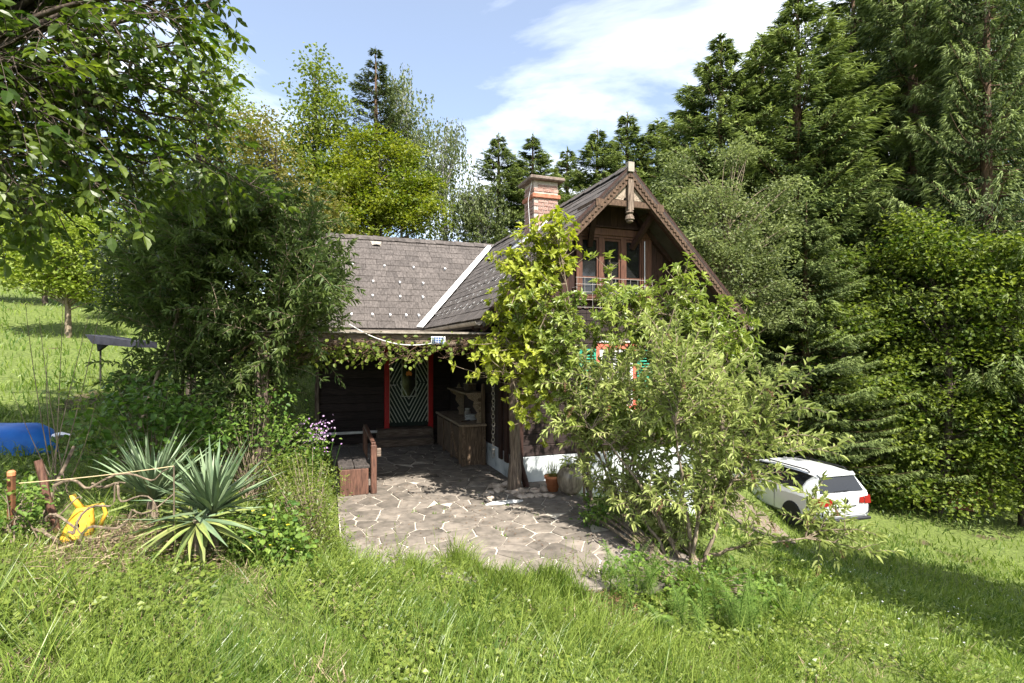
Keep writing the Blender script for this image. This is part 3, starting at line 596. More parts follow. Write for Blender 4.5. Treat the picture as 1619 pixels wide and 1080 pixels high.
# door
door = MB().box(DX - DW, DX + DW, -.05, -.004, DZ0, DZ1).build('door', M['door_green'], house)
for sgn in (-1, 1): MB().box(DX + sgn * (DW + .06) - .06, DX + sgn * (DW + .06) + .06, -.10, -.004, DZ0 - .12, DZ1 + .1).build('door_frame', M['red_paint'], house)
MB().box(DX - DW, DX + DW, -.10, -.004, DZ1 + .004, DZ1 + .1).build('door_frame', M['red_paint'], house)
GX0, GX1, GZ0, GZ1 = -.17, .17, DZ0 + .76, DZ1 - .12
MB().box(DX + GX0, DX + GX1, -.058, -.051, GZ0, GZ1).build('pane', M['glass'], door)
for x0, x1, z0, z1 in ((GX0 - .018, GX0, GZ0 - .018, GZ1), (GX1, GX1 + .018, GZ0 - .018, GZ1), (GX0, GX1, GZ0 - .018, GZ0), (-DW, -DW + .018, DZ0 + .08, DZ1), (DW - .018, DW, DZ0 + .08, DZ1)):
    MB().box(DX + x0, DX + x1, -.066, -.051, z0, z1).build('strip', M['door_strip'], door)
zv = DZ0 + 1.10; slope = 1.9                                      # chevrons: V below the waist, inverted V above
def strip(xa, za, xb, zb):
    MB().bar((DX + xa, -.057, za), (DX + xb, -.057, zb), .012, .020, (-(zb - za), 0, xb - xa)).build('strip', M['door_strip'], door)
for sgn in (-1, 1):
    for k in range(-8, 14):
        z0 = DZ0 + .16 + k * .172                                # height of the V's tip on the centre line
        def seg(x_in, x_out, f):
            out = []
            for x in np.linspace(x_in, x_out, 25):
                zq = f(x)
                if DZ0 + .09 < zq < DZ1 - .02: out.append((x, zq))
            if len(out) > 1: strip(sgn * out[0][0], out[0][1], sgn * out[-1][0], out[-1][1])
        lowf = lambda x: z0 + slope * x
        # lower V until the waist, then mirrored upwards
        xs = [x for x in np.linspace(.0, DW - .02, 60) if DZ0 + .09 < lowf(x) < zv and not (x < GX1 + .018 and lowf(x) > GZ0 - .02)]
        if len(xs) > 1: strip(sgn * xs[0], lowf(xs[0]), sgn * xs[-1], lowf(xs[-1]))
        upf = lambda x: 2 * zv - lowf(x)
        xs = [x for x in np.linspace(.0, DW - .02, 60) if zv < upf(x) < DZ1 - .02 and x > GX1 + .02]
        if len(xs) > 1: strip(sgn * xs[0], upf(xs[0]), sgn * xs[-1], upf(xs[-1]))
lf = []
for pa, rr in ((0, .13), (35, .115), (-35, .115), (70, .09), (-70, .09)):
    d = Vector((math.sin(R(pa)), 0, math.cos(R(pa)))); n_ = Vector((d.z, 0, -d.x)); c = Vector((DX, -.0595 - .0008 * len(lf), 1.70))
    lf.append(1); MB().prism([c, c + d * rr * .5 + n_ * .042, c + d * rr, c + d * rr * .5 - n_ * .042], (0, -.0006, 0)).build('leaf_emblem', M['orange'], door)
MB().tube([(DX - DW + .06, -.05, DZ0 + 1.05), (DX - DW + .06, -.10, DZ0 + 1.05), (DX - DW + .17, -.10, DZ0 + 1.05)], .011, 8).build('handle', M['steel'], door)
for i, (b0, b1, z0, z1, x0, x1) in enumerate(((-.40, -.005, 0, .36, -1.95, -.55), (-.80, -.402, 0, .18, -2.1, -.62))):
    MB().box(x0, x1, b0, b1, z0, z1).build('step', M['timber_grey'], house, bevel=.02)
# chimney on the left slope near the ridge
ch = empty('chimney_root', (0, 0, 0), None, None); ch.parent = house; ch.name = 'chimney'
cxm, cym, hw_ = 1.52, -2.55, .30; zb, zt = 4.75, 6.15
MB().box(cxm - hw_ + .012, cxm + hw_ - .012, cym - hw_ + .012, cym + hw_ - .012, zb, zt).build('mortar', M['mortar'], ch)
rngb = np.random.default_rng(8); bl, bh = .225, .068
brick_me = MB().box(-.5, .5, -.5, .5, -.5, .5).mesh('brick', M['brick'])
z = zb + .05; row = 0
while z < zt - .05:
    if not (5.72 < z < 5.90):
        for side in range(4):
            x = -hw_ + (.11 if row % 2 else 0.0)
            while x < hw_ - .03:
                L_ = min(bl, hw_ - x); c = x + L_ / 2; x += bl + .012
                if L_ < .05: continue
                pr = hw_ - .03 + rngb.uniform(-.003, .003)
                ln = L_ - .002
                if side == 0: loc, sc_ = (cxm + c, cym - pr, z), (ln, .06, bh)
                elif side == 1: loc, sc_ = (cxm - pr, cym + c, z), (.06, ln, bh)
                else: continue
                inst('brick', brick_me, ch, loc, (0, 0, 0), sc_)
    z += .082; row += 1
MB().box(cxm - hw_ - .04, cxm + hw_ + .04, cym - hw_ - .04, cym + hw_ + .04, 5.76, 5.86).build('brick_band', M['brick_band'], ch, bevel=.015)
MB().box(cxm - hw_ - .12, cxm + hw_ + .12, cym - hw_ - .12, cym + hw_ + .12, zt + .002, zt + .085).build('cap', M['cap'], ch, bevel=.02)
MB().prism([*[(aa, bb, EZ + aa - EA + .005) for aa, bb in ((cxm - hw_ - .22, cym - hw_ - .10), (cxm - hw_ - .22, cym + hw_ + .35), (RA - .03, cym + hw_ + .35), (RA - .03, cym - hw_ - .10))]], (0, 0, .05)).build('flashing', M['zinc'], ch)
MB().tube([(cxm - hw_ - .02, cym - hw_ + .06, zt), (cxm - hw_ - .09, cym - hw_ + .12, 5.7), (cxm - hw_ - .05, cym - hw_ + .1, 5.0)], .006, 5).build('wire', M['zinc'], ch)

# ------------------------------------------------------------------ porch canopy in front of the wing
porch = empty('porch_canopy', hw(-2.0, -5.46, 0), 'weathered grey timber porch canopy with a long front beam on posts', 'porch', TH)
def pl(a, b, z): return (a + 2.0, b + 5.46, z)
x0, y0, _ = pl(-4.25, -5.54, 0); x1, y1, _ = pl(.16, -5.38, 0)
bm_ = MB(); n_ = 16; rngp = np.random.default_rng(2)
for i in range(n_):
    pass
beam_pts = [(x0 + (x1 - x0) * i / n_, 0, 2.53 + .006 * math.sin(i * 1.7)) for i in range(n_ + 1)]
for i in range(n_ + 1):
    x, _, zc_ = beam_pts[i]; h = .085 + rngp.uniform(-.006, .006)
    for yy, zz_ in ((-.08, -h), (.08, -h), (.085, h), (-.085 + rngp.uniform(-.006, .006), h)): bm_.v.append((x, yy, zc_ + zz_))
for i in range(n_):
    for k in range(4): bm_.f.append((i * 4 + k, i * 4 + (k + 1) % 4, i * 4 + 4 + (k + 1) % 4, i * 4 + 4 + k))
bm_.f += [(3, 2, 1, 0), tuple(n_ * 4 + k for k in range(4))]
bm_.build('beam', M['timber_grey'], porch)
MB().box(x0 + .05, pl(-.1, 0, 0)[0], -.16, .06, 2.622, 2.640).build('roof_edge', M['gutter'], porch)
MB().box(x0 + .05, pl(-.09, 0, 0)[0], .062, 5.40, 2.642, 2.660).build('roof_sheet', M['gutter'], porch)  # unseen sheet added above the boards to stop sun streaking through their gaps
for i in range(26):
    xa = x0 + .05 + i * .157
    if xa + .15 < pl(-.09, 0, 0)[0]: MB().box(xa, xa + .150, .062, 5.40, 2.60, 2.63).build('roof_board', M['plank_dark'], porch)
for i in range(5): xa = x0 + .3 + i * .93; MB().box(xa, xa + .09, .09, 5.38, 2.48, 2.598).build('rafter', M['timber_grey'], porch)
def porch_post(x, label, mat, h0, wobble, rb):
    k = 9; rr = [rb * (1.0 + .45 * max(0, 1 - i / 3) + .12 * math.sin(i * 2.3)) for i in range(k)]
    return MB().tube([(x + wobble * math.sin(i * .9), wobble * math.cos(i * 1.3), h0 + (2.44 - h0) * i / (k - 1)) for i in range(k)], rr, 9).build('post', mat, porch)
porch_post(pl(-.19, 0, 0)[0], '', M['timber_grey_z'], 0.0, .012, .085); porch_post(pl(-4.07, 0, 0)[0], '', M['timber_grey_z'], .3, .01, .095)
MB().tube([(pl(-.02, 0, 0)[0] + .10, .14, 0), (pl(-.1, 0, 0)[0] + .02, .1, .55), (pl(-.14, 0, 0)[0], .1, 1.2)], [.06, .045, .03], 7).build('brace', M['board_dark'], porch)
MB().bar((pl(-1.2, 0, 0)[0], .10, 2.42), (pl(-.2, 0, 0)[0], .10, 2.50), .06, .05).build('batten', M['timber_grey'], porch)
# ------------------------------------------------------------------ porch furniture and small things
def hthing(name, a, b, label, cat, z=0.0, dr=0.0, group=None): return empty(name, hw(a, b, z), label, cat, TH + dr, group)
# old buffet cabinet: long side along the side wall
cab = hthing('cabinet', -.32, -2.2, 'weathered carved wooden buffet cabinet standing against the porch side wall', 'cabinet')
x0, x1, y0, y1 = -.27, .24, -1.23, 1.2                         # local to (-.32,-2.2)
MB().box(x0 - .03, x1 + .01, y0 - .05, y1, .80, .85).build('top', M['cabinet_top'], cab, bevel=.01)
MB().box(x0 + .03, x1 - .03, y0 + .03, y1 - .02, .06, .795).build('carcass', M['cabinet'], cab)
MB().box(x0 + .1, x1 - .1, y0 + .008, y0 + .028, .10, .78).build('panel', M['cabinet'], cab)
for xa in (x0, x1 - .085):
    p_ = MB().box(xa, xa + .085, y0, y0 + .085, 0, .80).build('corner_post', M['cabinet'], cab)
    for k in range(9):
        if k in (4, 5): continue
        MB().box(xa + .012, xa + .073, y0 - .012, y0 - .001, .14 + k * .065, .18 + k * .065).build('carving', M['cabinet'], p_)
MB().box(x0 + .086, x1 - .086, y0 + .004, y0 + .027, .02, .098).build('rail', M['cabinet'], cab)
for k in range(3):
    ya = y0 + .12 + k * .76
    MB().box(x0 - .012, x0 + .028, ya, ya + .68, .10, .76).build('cupboard_door', M['cabinet'], cab)
    MB().box(x0 - .03, x0 + .012, ya - .055, ya - .005, .04, .798).build('stile', M['cabinet'], cab)
MB().bar((x0 - .03, y0 + .25, .15), (x0 - .035, y0 + .75, .72), .03, .05, (1, 0, 0)).build('stick', M['cabinet'], cab)
# hutch on top, part of the buffet
MB().box(x0 + .10, x1 - .01, y0 + .08, y0 + 1.75, 1.44, 1.48).build('shelf', M['cabinet_top'], cab, bevel=.006)
MB().box(x1 - .035, x1 - .002, y0 + .1, y0 + 1.8, .852, 1.43).build('back_panel', M['plank_dark'], cab)
MB().box(x1 - .075, x1 - .005, y0 + .03, y0 + .075, .852, 1.66).build('upright', M['cabinet'], cab)
for yb in (y0 + .10, y0 + 1.6):
    bk = [(x1 - .04, .855), (x1 - .17, .855), (x1 - .15, .93), (x1 - .20, 1.0), (x1 - .14, 1.06), (x1 - .20, 1.14), (x1 - .24, 1.20), (x1 - .22, 1.30), (x1 - .33, 1.36), (x1 - .38, 1.435), (x1 - .04, 1.435)]
    MB().prism([(x, yb, z) for x, z in bk], (0, .03, 0)).build('bracket', M['cabinet_top'], cab)
for zc_, rr in ((1.33, .042), (1.22, .032), (1.10, .026)):
    MB().lathe((0, 0, 0), [(rr, -.004), (rr, .004), (rr * .5, .004), (rr * .5, -.004)], 12).build('rosette', M['cabinet'], cab).matrix_local = Matrix.Translation((x1 - .10, y0 + .09, zc_)) @ Matrix.Rotation(R(90), 4, 'X')
# things on the buffet
tr = hthing('dish_stack', -.24, -2.85, 'small stack of pale dishes on the wooden buffet top', 'dishes', .852)
for k in range(4): MB().lathe((.01 * (k % 2), 0, k * .03), [(.05, 0), (.12, .012), (.13, .026), (.12, .026), (.05, .008)], 18).build('dish', M['white_paint'], tr, smooth=True)
jr = hthing('glass_jar', -.2, -2.45, 'small grey jar behind the dishes on the buffet top', 'jar', .852)
MB().lathe((0, 0, 0), [(.06, 0), (.07, .02), (.07, .13), (.05, .16), (.055, .19)], 16).build('body', M['gutter'], jr, smooth=True); MB().lathe((0, 0, .191), [(.058, 0), (.058, .02)], 16).build('lid', M['steel'], jr)
be = hthing('handbell', -.28, -2.0, 'small pale bell standing on the shelf above the buffet', 'bell', 1.482)
MB().lathe((0, 0, 0), [(.065, 0), (.06, .02), (.04, .05), (.03, .08), (.012, .095)], 14).build('cup', M['cabinet_top'], be, smooth=True); MB().tube([(0, 0, .093), (0, 0, .13)], .012, 8).build('grip', M['cabinet'], be)
bo = hthing('wooden_box', -.22, -2.7, 'small brown wooden box on the shelf above the buffet', 'box', 1.482, .1)
MB().box(-.09, .09, -.14, .14, 0, .13).build('box_body', M['cabinet'], bo, bevel=.005); MB().box(-.1, .1, -.15, .15, .131, .15).build('lid', M['cabinet_top'], bo, bevel=.004)
tl = hthing('hand_tool', -.42, -3.05, 'dark hand tool lying on the front of the buffet top', 'tool', .853, .7)
MB().tube([(-.12, 0, .014), (.05, 0, .014)], .013, 8).build('grip', M['bench'], tl); MB().box(.05, .17, -.02, .02, .004, .022).build('blade', M['iron'], tl, bevel=.003)
# bench: long seat along the left edge, rail towards the patio
ben = hthing('bench', -2.73, -4.1, 'dark brown timber bench with plank seat at the left edge of the porch', 'bench')
for xa in (-.27, -.02): MB().box(xa, xa + .24, -.80, 1.0, .43, .475).build('seat', M['bench_seat'], ben, bevel=.006)
MB().box(-.25, .20, -.80, -.74, 0, .425).build('end_panel', M['bench'], ben, bevel=.008); MB().box(-.25, .20, .90, .96, 0, .425).build('end_panel', M['bench'], ben, bevel=.008)
MB().box(.235, .33, -.82, -.72, 0, .80).build('post', M['bench'], ben, bevel=.012); MB().box(.235, .32, .88, .97, 0, .86).build('post', M['bench'], ben, bevel=.012)
MB().bar((.28, -.78, .82), (.28, .95, .89), .07, .045).build('top_rail', M['bench'], ben, bevel=.008)
MB().box(.332, .40, -.80, -.74, .60, .74).build('block', M['timber_grey'], ben, bevel=.008)
lb = hthing('white_board', -2.75, -.35, 'long white board resting low against the back wall of the porch', 'board', .30)
MB().box(-.5, 1.0, 0, .05, 0, .055).build('face', M['white_paint'], lb); MB().box(-.45, -.38, 0, .05, -.30, -.002).build('leg', M['plank_dark'], lb); MB().box(.9, .97, 0, .05, -.30, -.002).build('leg', M['plank_dark'], lb)
# rain chain
chn = hthing('rain_chain', -.42, -5.0, 'rusty rain chain hanging in front of the buffet cabinet', 'chain')
bm0 = bmesh.new(); 
lk = []
for k in range(12):
    a_ = 2 * math.pi * k / 12; lk.append((.028 * math.cos(a_), 0, .042 * math.sin(a_)))
lkm = MB().tube(lk + [lk[0]], .0055, 5, cap=False).mesh('link', M['rust'] if False else M['gutter'], True)
for k in range(29): inst('link', lkm, chn, (0.004 * math.sin(k), 0, 2.42 - .068 * k), (0, 0, (k % 2) * R(90) + .2))
# solar panel on the beam with cable
m, n, l, b = new_mat('solar'); tc = n.new('ShaderNodeTexCoord'); mp = n.new('ShaderNodeMapping'); mp.inputs['Scale'].default_value = (20, 20, 20); l.new(tc.outputs['Object'], mp.inputs[0])
bk_ = n.new('ShaderNodeTexBrick'); bk_.offset = 0; bk_.inputs['Scale'].default_value = 1.0; bk_.inputs['Color1'].default_value = (.03, .06, .16, 1); bk_.inputs['Color2'].default_value = (.05, .09, .22, 1); bk_.inputs['Mortar'].default_value = (.55, .6, .66, 1); bk_.inputs['Mortar Size'].default_value = .06; bk_.inputs['Brick Width'].default_value = .8; bk_.inputs['Row Height'].default_value = .8
rt = n.new('ShaderNodeMapping'); rt.inputs['Rotation'].default_value = (R(90), 0, 0); l.new(mp.outputs[0], rt.inputs[0]); l.new(rt.outputs[0], bk_.inputs['Vector']); l.new(bk_.outputs['Color'], b.inputs['Base Color']); b.inputs['Roughness'].default_value = .2; M['solar'] = m
sp = hthing('solar_panel', -1.52, -5.575, 'small solar panel in white frame fixed to the porch beam', 'solar panel', 2.455)
MB().box(-.115, .115, -.02, 0, 0, .125).build('frame', M['white_paint'], sp, bevel=.004); MB().box(-.10, .10, -.026, -.021, .013, .112).build('cell_panel', M['solar'], sp)
cb = []
for i in range(25): t = i / 24; cb.append((-.1 - t * 1.25, -.035, .02 - .55 * t * (1 - t) + .28 * t))
MB().tube(cb, .0075, 6).build('cable', M['white_paint'], sp)
# pots
pt = hthing('stoneware_jar', .62, -5.95, 'large glazed beige stoneware jar on the patio beside the post', 'jar')
MB().lathe((0, 0, 0), [(.13, 0), (.17, .05), (.215, .16), (.225, .26), (.205, .36), (.165, .42), (.15, .435), (.165, .45), (.155, .455), (.14, .43), (.19, .34), (.2, .2), (.1, .03)], 28).build('body', M['jar'], pt, smooth=True)
MB().lathe((0, 0, .40), [(.14, 0), (.14, .004)], 20).build('soil', M['roof_core'], pt); 
tp = hthing('terracotta_pot', .40, -5.72, 'small terracotta pot with grass beside the stoneware jar', 'pot')
MB().lathe((0, 0, 0), [(.085, 0), (.13, .21), (.145, .212), (.145, .26), (.125, .26), (.115, .2), (.08, .03)], 22).build('body', M['terracotta'], tp, smooth=True)
rng = np.random.default_rng(21); n_ = 60
P = np.c_[rng.normal(0, .05, n_), rng.normal(0, .05, n_), np.full(n_, .2)]; D = np.c_[rng.normal(0, .35, n_), rng.normal(0, .35, n_), np.ones(n_)]
v, f = leaves(P, D, rng.normal(0, 1, (n_, 3)), rng.uniform(.2, .42, n_), .008, T_BLADE); mesh_np('grass_tuft', v, f, M['l_grass'], tp, rng.random(len(f)))
dg = hthing('drain_grate', -1.35, -4.05, 'small dark drain grate set in the patio paving', 'drain', .004)
MB().box(-.16, .16, -.07, -.055, 0, .012).box(-.16, .16, .055, .07, 0, .012).box(-.16, -.145, -.055, .055, 0, .012).box(.145, .16, -.055, .055, 0, .012).build('frame', M['iron'], dg)
for k in range(9): MB().box(-.135 + k * .03, -.12 + k * .03, -.054, .054, 0, .009).build('bar', M['iron'], dg)
# rough rubble round the post foot
rng = np.random.default_rng(31)
for k in range(26):
    a_, b_ = rng.uniform(-1.0, .15), rng.uniform(-6.0, -5.05)
    if k > 15: a_, b_ = rng.uniform(-.35, .3), rng.uniform(-6.05, -5.5)
    sz = rng.uniform(.05, .12); bm = bmesh.new(); bmesh.ops.create_icosphere(bm, subdivisions=1, radius=1)
    for v in bm.verts: v.co = Vector((v.co.x * sz * rng.uniform(.8, 1.4), v.co.y * sz * rng.uniform(.7, 1.2), v.co.z * sz * .45 * rng.uniform(.6, 1.2)))
    me = bpy.data.meshes.new('rubble_stone'); bm.to_mesh(me); bm.free(); me.materials.append(M['rubble'])
    o = bpy.data.objects.new('rubble_stone', me); w_ = hw(a_, b_, .012); o.location = w_; o.rotation_euler = (0, 0, rng.uniform(0, 6)); link(o)
    tag(o, 'small rough stone lying in the rubble patch by the porch post', 'stone', 'rubble by the porch post')
ws = hthing('white_slab', -.62, -6.12, 'flat white stone slab in the paving near the post', 'slab', .003)
MB().prism([(-.30, -.05, 0), (-.1, -.09, 0), (.22, -.08, 0), (.33, -.02, 0), (.2, .06, 0), (-.15, .07, 0)], (0, 0, .02)).build('face', M['white_paint'], ws, bevel=.005)
lg_p = at(955, 812, 7.4); lgo = empty('log', (lg_p[0], lg_p[1], gz(lg_p[0], lg_p[1])), 'short brown log lying at the right edge of the patio', 'log', .1)
MB().tube([(-.28, 0, .10), (0, .01, .105), (.3, .03, .09)], [.055, .05, .045], 9).build('trunk', M['bark_light'], lgo)

# ------------------------------------------------------------------ things on the left bank
def ground_pt(px, py, d): p = at(px, py, d); return np.array((p[0], p[1], gz(p[0], p[1])))
# upturned blue boat
p = at(-52, 695, 6.9); bz = gz(p[0], p[1]) - .20; boat = empty('boat', (p[0], p[1], bz), 'upturned blue plastic boat lying at the left edge', 'boat', R(4)); boat.scale = (.93, .93, .9)
st = MB(); ns, nc = 14, 11
for i in range(ns + 1):
    t = i / ns; x = -1.6 + 2.78 * t; wv = .40 * (1 - max(0, (t - .82) / .18) ** 2.2 * .92); hv = .43 * (1 - max(0, (t - .86) / .14) ** 2 * .75) * (1 + .03 * math.sin(6 * t))
    for k in range(nc): a_ = math.pi * k / (nc - 1); ca, sa = math.cos(a_), math.sin(a_); st.v.append((x, wv * math.copysign(abs(ca) ** .7, ca), hv * sa ** .55))
for i in range(ns):
    for k in range(nc - 1): st.f.append((i * nc + k, i * nc + k + 1, (i + 1) * nc + k + 1, (i + 1) * nc + k))
st.f += [tuple(range(nc)), tuple(ns * nc + k for k in range(nc))[::-1]]
st.build('hull', M['blue'], boat, smooth=True); MB().tube([(1.14, 0, .22), (1.24, 0, .26), (1.36, 0, .24)], [.05, .035, .02], 8).build('bow_fitting', M['steel'], boat)
MB().tube([(-1.6, -.41, .03), (.6, -.41, .03), (.95, -.32, .03), (1.15, -.1, .05)], .025, 7).build('gunwale', M['blue'], boat)
# dark roofed feeder board on pole, partly hidden
p = at(140, 545, 10.5); fz = gz(p[0], p[1]); fd = empty('bird_feeder', (p[0], p[1], fz), 'dark board of a bird table on a thin pole in front of the hillside', 'bird table', R(-8))
hh = p[2] - fz
MB().prism([(-.08, 0, hh + .20), (1.05, 0, hh + .06), (1.05, 0, hh - .06), (.30, 0, hh + .0), (.08, 0, hh + .02)], (0, .5, 0)).build('board', M['dark_board'], fd)
MB().prism([(.08, .1, hh + .018), (.28, .1, hh - .002), (.13, .1, hh - .10), (.09, .1, hh - .13)], (0, .08, 0)).build('bracket', M['dark_board'], fd); MB().tube([(.12, .14, -.1), (.12, .14, hh)], .018, 7).build('pole', M['iron'], fd)
# yellow plastic can, crumpled
p = ground_pt(118, 850, 4.75); yc = empty('plastic_can', (p[0], p[1], p[2]), 'crumpled yellow plastic can among twisted branches and straw', 'can', R(15)); yc.scale = (.88, .88, .82)
rng = np.random.default_rng(4); st = MB(); ns, nc = 9, 14
for i in range(ns + 1):
    t = i / ns; wv = .135 * (1 - .50 * t ** 1.6); 
    for k in range(nc):
        a_ = 2 * math.pi * k / nc; q = 1 + .09 * math.sin(3 * a_ + 4 * t) + rng.normal(0, .025)
        st.v.append((wv * q * math.copysign(abs(math.cos(a_)) ** .7, math.cos(a_)) + .10 * t, wv * .75 * q * math.copysign(abs(math.sin(a_)) ** .7, math.sin(a_)), .02 + .34 * t))
for i in range(ns):
    for k in range(nc): st.f.append((i * nc + k, i * nc + (k + 1) % nc, (i + 1) * nc + (k + 1) % nc, (i + 1) * nc + k))
st.f += [tuple(range(nc))[::-1], tuple(ns * nc + k for k in range(nc))]
st.build('body', M['yellow'], yc, smooth=True); MB().tube([(.06, 0, .34), (.0, 0, .44), (-.02, 0, .50)], [.035, .03, .026], 9).build('spout', M['yellow'], yc, smooth=True)
MB().tube([(.14, 0, .36), (.24, 0, .38), (.27, 0, .28), (.22, 0, .14)], .018, 8).build('handle', M['yellow'], yc, smooth=True)
# stakes, rope, twisted branches
def stick(name, a_, b_, r0, r1, mat, label, cat='stake'):
    a_, b_ = np.array(a_), np.array(b_); o = empty(name, a_, label, cat); L_ = b_ - a_
    MB().tube([(0, 0, -.05), *(tuple(L_ * t + np.array((.006 * math.sin(9 * t), .006 * math.cos(7 * t), 0))) for t in (.25, .5, .75, 1.0))], [r0, r0, (r0 + r1) / 2, r1, r1 * .95], 8).build('shaft', mat, o)
    return o
stick('wooden_stake', ground_pt(92, 800, 4.9), at(59, 728, 4.9), .03, .033, M['bench'], 'thick brown wooden stake leaning left above the yellow can')
stick('grey_stake', ground_pt(60, 850, 5.0), at(116, 706, 5.5), .016, .016, M['dead_wood'], 'grey weathered lath leaning among the brambles', 'lath')
stick('cane', at(58, 830, 4.7), at(92, 858, 4.5), .014, .014, M['dead_wood'], 'short pale cane lying below the thick stake', 'cane')
stick('peeled_stake', ground_pt(333, 812, 5.25), at(340, 738, 5.25), .018, .016, M['bark_light'], 'short upright stake in the middle of the right yucca')
stick('bleached_stick', at(190, 884, 4.6) , at(232, 898, 4.5), .010, .010, M['white_paint'], 'bleached white stick lying on the litter below the yuccas', 'stick')
rs = empty('rusty_post', ground_pt(18, 845, 4.6), 'orange rusty square post at the far left edge', 'post')
MB().box(-.024, .024, -.022, .022, -.1, at(18, 752, 4.6)[2] - gz(*at(18, 752, 4.6)[:2])).build('shaft', M['rust'], rs, bevel=.006); hz_ = at(18, 752, 4.6)[2] - gz(*at(18, 752, 4.6)[:2]); MB().lathe((0, 0, hz_), [(.03, 0), (.03, .03), (.018, .045)], 10).build('cap', M['terracotta'], rs)
a_, b_ = at(30, 764, 4.6), at(275, 737, 4.7); ln_ = [tuple(a_ + (b_ - a_) * t - np.array((0, 0, .05 * t * (1 - t))) - a_) for t in np.linspace(0, 1, 9)]
rp = empty('rope', a_, 'straw coloured rope strung in front of the yuccas', 'rope'); MB().tube(ln_, .004, 6).build('strand', M['rope'], rp)
g0 = ground_pt(275, 830, 4.7); MB().tube([tuple(b_ - a_), tuple(np.array((b_[0], b_[1], b_[2] - .25)) - a_), tuple(g0 - a_)], .006, 6).build('stem', M['dead_wood'], rp)
rng = np.random.default_rng(14); tw = empty('twisted_branch', ground_pt(110, 850, 4.6), 'dead corkscrew branches tangled over the yellow can', 'branch'); o_ = ground_pt(110, 850, 4.6)
for k, (q0, q1) in enumerate((((80, 770, 4.6), (275, 748, 4.8)), ((100, 850, 4.5), (205, 760, 4.7)), ((70, 812, 4.6), (150, 845, 4.4)), ((130, 850, 4.4), (265, 790, 4.6)), ((60, 845, 4.6), (120, 790, 4.6)), ((150, 760, 4.7), (250, 805, 4.6)))):
    a_, b_ = at(*q0), at(*q1); n_ = 18; L_ = [tuple(a_ + (b_ - a_) * t + np.array((.035 * math.sin(11 * t + k), .03 * math.cos(9 * t + k), .045 * math.sin(14 * t + 2 * k))) - o_) for t in np.linspace(0, 1, n_)]
    MB().tube(L_, list(np.linspace(.013, .005, n_)), 6).build('twig', M['dead_wood'], tw)

# ------------------------------------------------------------------ yuccas
def sword(L_, W_, bend, mat):
    V_, F_ = [], []; n_ = 6
    for i in range(n_ + 1):
        t = i / n_; w = W_ * (.55 + .9 * t if t < .45 else (1 - t) / .55 * .955 + .0) * .5; y = L_ * t * (1 - .12 * bend * t); z = -bend * L_ * t * t * .5
        V_ += [(-w, y, z + .35 * w), (0, y, z), (w, y, z + .35 * w)]
    for i in range(n_): a_ = i * 3; F_ += [(a_, a_ + 1, a_ + 4, a_ + 3), (a_ + 1, a_ + 2, a_ + 5, a_ + 4)]
    return MB().poly(V_, F_).mesh('leaf', mat)
sw = [sword(.62, .048, .08, M['yucca_leaf']), sword(.70, .05, .25, M['yucca_leaf']), sword(.62, .05, .5, M['yucca_leaf']), sword(.6, .055, .9, M['yucca_yellow']), sword(.55, .05, .55, M['yucca_yellow'])]
rng = np.random.default_rng(6)
def yucca(px, py, d, label, n_, up, droop, sc, dirx=0.0):
    p = ground_pt(px, py, d); tz = at(px, py, d)[2] - p[2]
    y = empty('yucca', p, label, 'yucca', 0, 'yuccas on the bank'); MB().tube([(0, 0, -.05), (.01, 0, max(.05, tz))], [.06, .05], 9).build('stem', M['bark_light'], y)
    for k in range(n_):
        az = k * 2.39996 + rng.normal(0, .2); e_ = R(rng.uniform(*up)); m_ = sw[rng.choice(3, p=[.4, .35, .25])]
        inst('leaf', m_, y, (0, 0, max(.03, tz) - .03 + .06 * k / n_), (e_, rng.normal(0, .25), az + dirx), (1, sc * rng.uniform(.75, 1.1), 1))
    for k in range(droop):
        az = rng.uniform(0, 6.28); inst('leaf', sw[rng.choice([3, 4])], y, (0, 0, max(.02, tz) - .03), (R(rng.uniform(-20, 22)), rng.normal(0, .3), az), (1, sc * rng.uniform(.7, 1.05), 1))
    return y
yucca(240, 792, 5.35, 'left grey-green yucca behind the rope with upright blades', 84, (30, 85), 5, 1.18)
yucca(335, 812, 5.1, 'right grey-green yucca with the upright stake at its heart', 104, (18, 84), 6, 1.16)
yucca(312, 822, 4.85, 'low drooping yucca with yellowing blades in front of the others', 14, (-12, 20), 40, 1.3)
# ------------------------------------------------------------------ parked car
CA = R(15.5); p = at(1338, 800, 13.7); cz = gz(p[0] - .5, p[1] + 1.6); car = empty('car', (p[0], p[1], cz - .04), 'white estate car parked on the grass, seen from its rear left corner', 'car', CA)
# local: y forward from the rear bumper, x right, z up
st_y = [0.0, .05, .22, .60, 1.2, 2.0, 2.7, 3.1, 3.6, 4.1, 4.42, 4.52]
zb_ = [.42, .33, .26, .22, .2, .2, .2, .2, .22, .26, .32, .42]; zbelt = [.93, .96, .98, .985, .97, .95, .93, .925, .87, .79, .70, .58]
hw_b = [.70, .80, .875, .895, .90, .90, .90, .895, .88, .85, .76, .62]; hw_t = [.68, .74, .80, .83, .845, .85, .85, .84, .80, .75, .66, .55]
bd = MB(); nr = 9
for i in range(len(st_y)):
    y = st_y[i]; pr = [(-hw_b[i] * .86, zb_[i]), (-hw_b[i], zb_[i] + .12), (-hw_b[i] * 1.005, zb_[i] + .42 * (zbelt[i] - zb_[i])), (-hw_b[i] * .99, zbelt[i] - .14), (-hw_t[i], zbelt[i])]
    pr += [(-x, z) for x, z in pr[::-1]]
    pr = pr[:5] + [(0, zbelt[i] + .025)] + pr[5:]; nr = len(pr)
    for x, z in pr: bd.v.append((x, y, z))
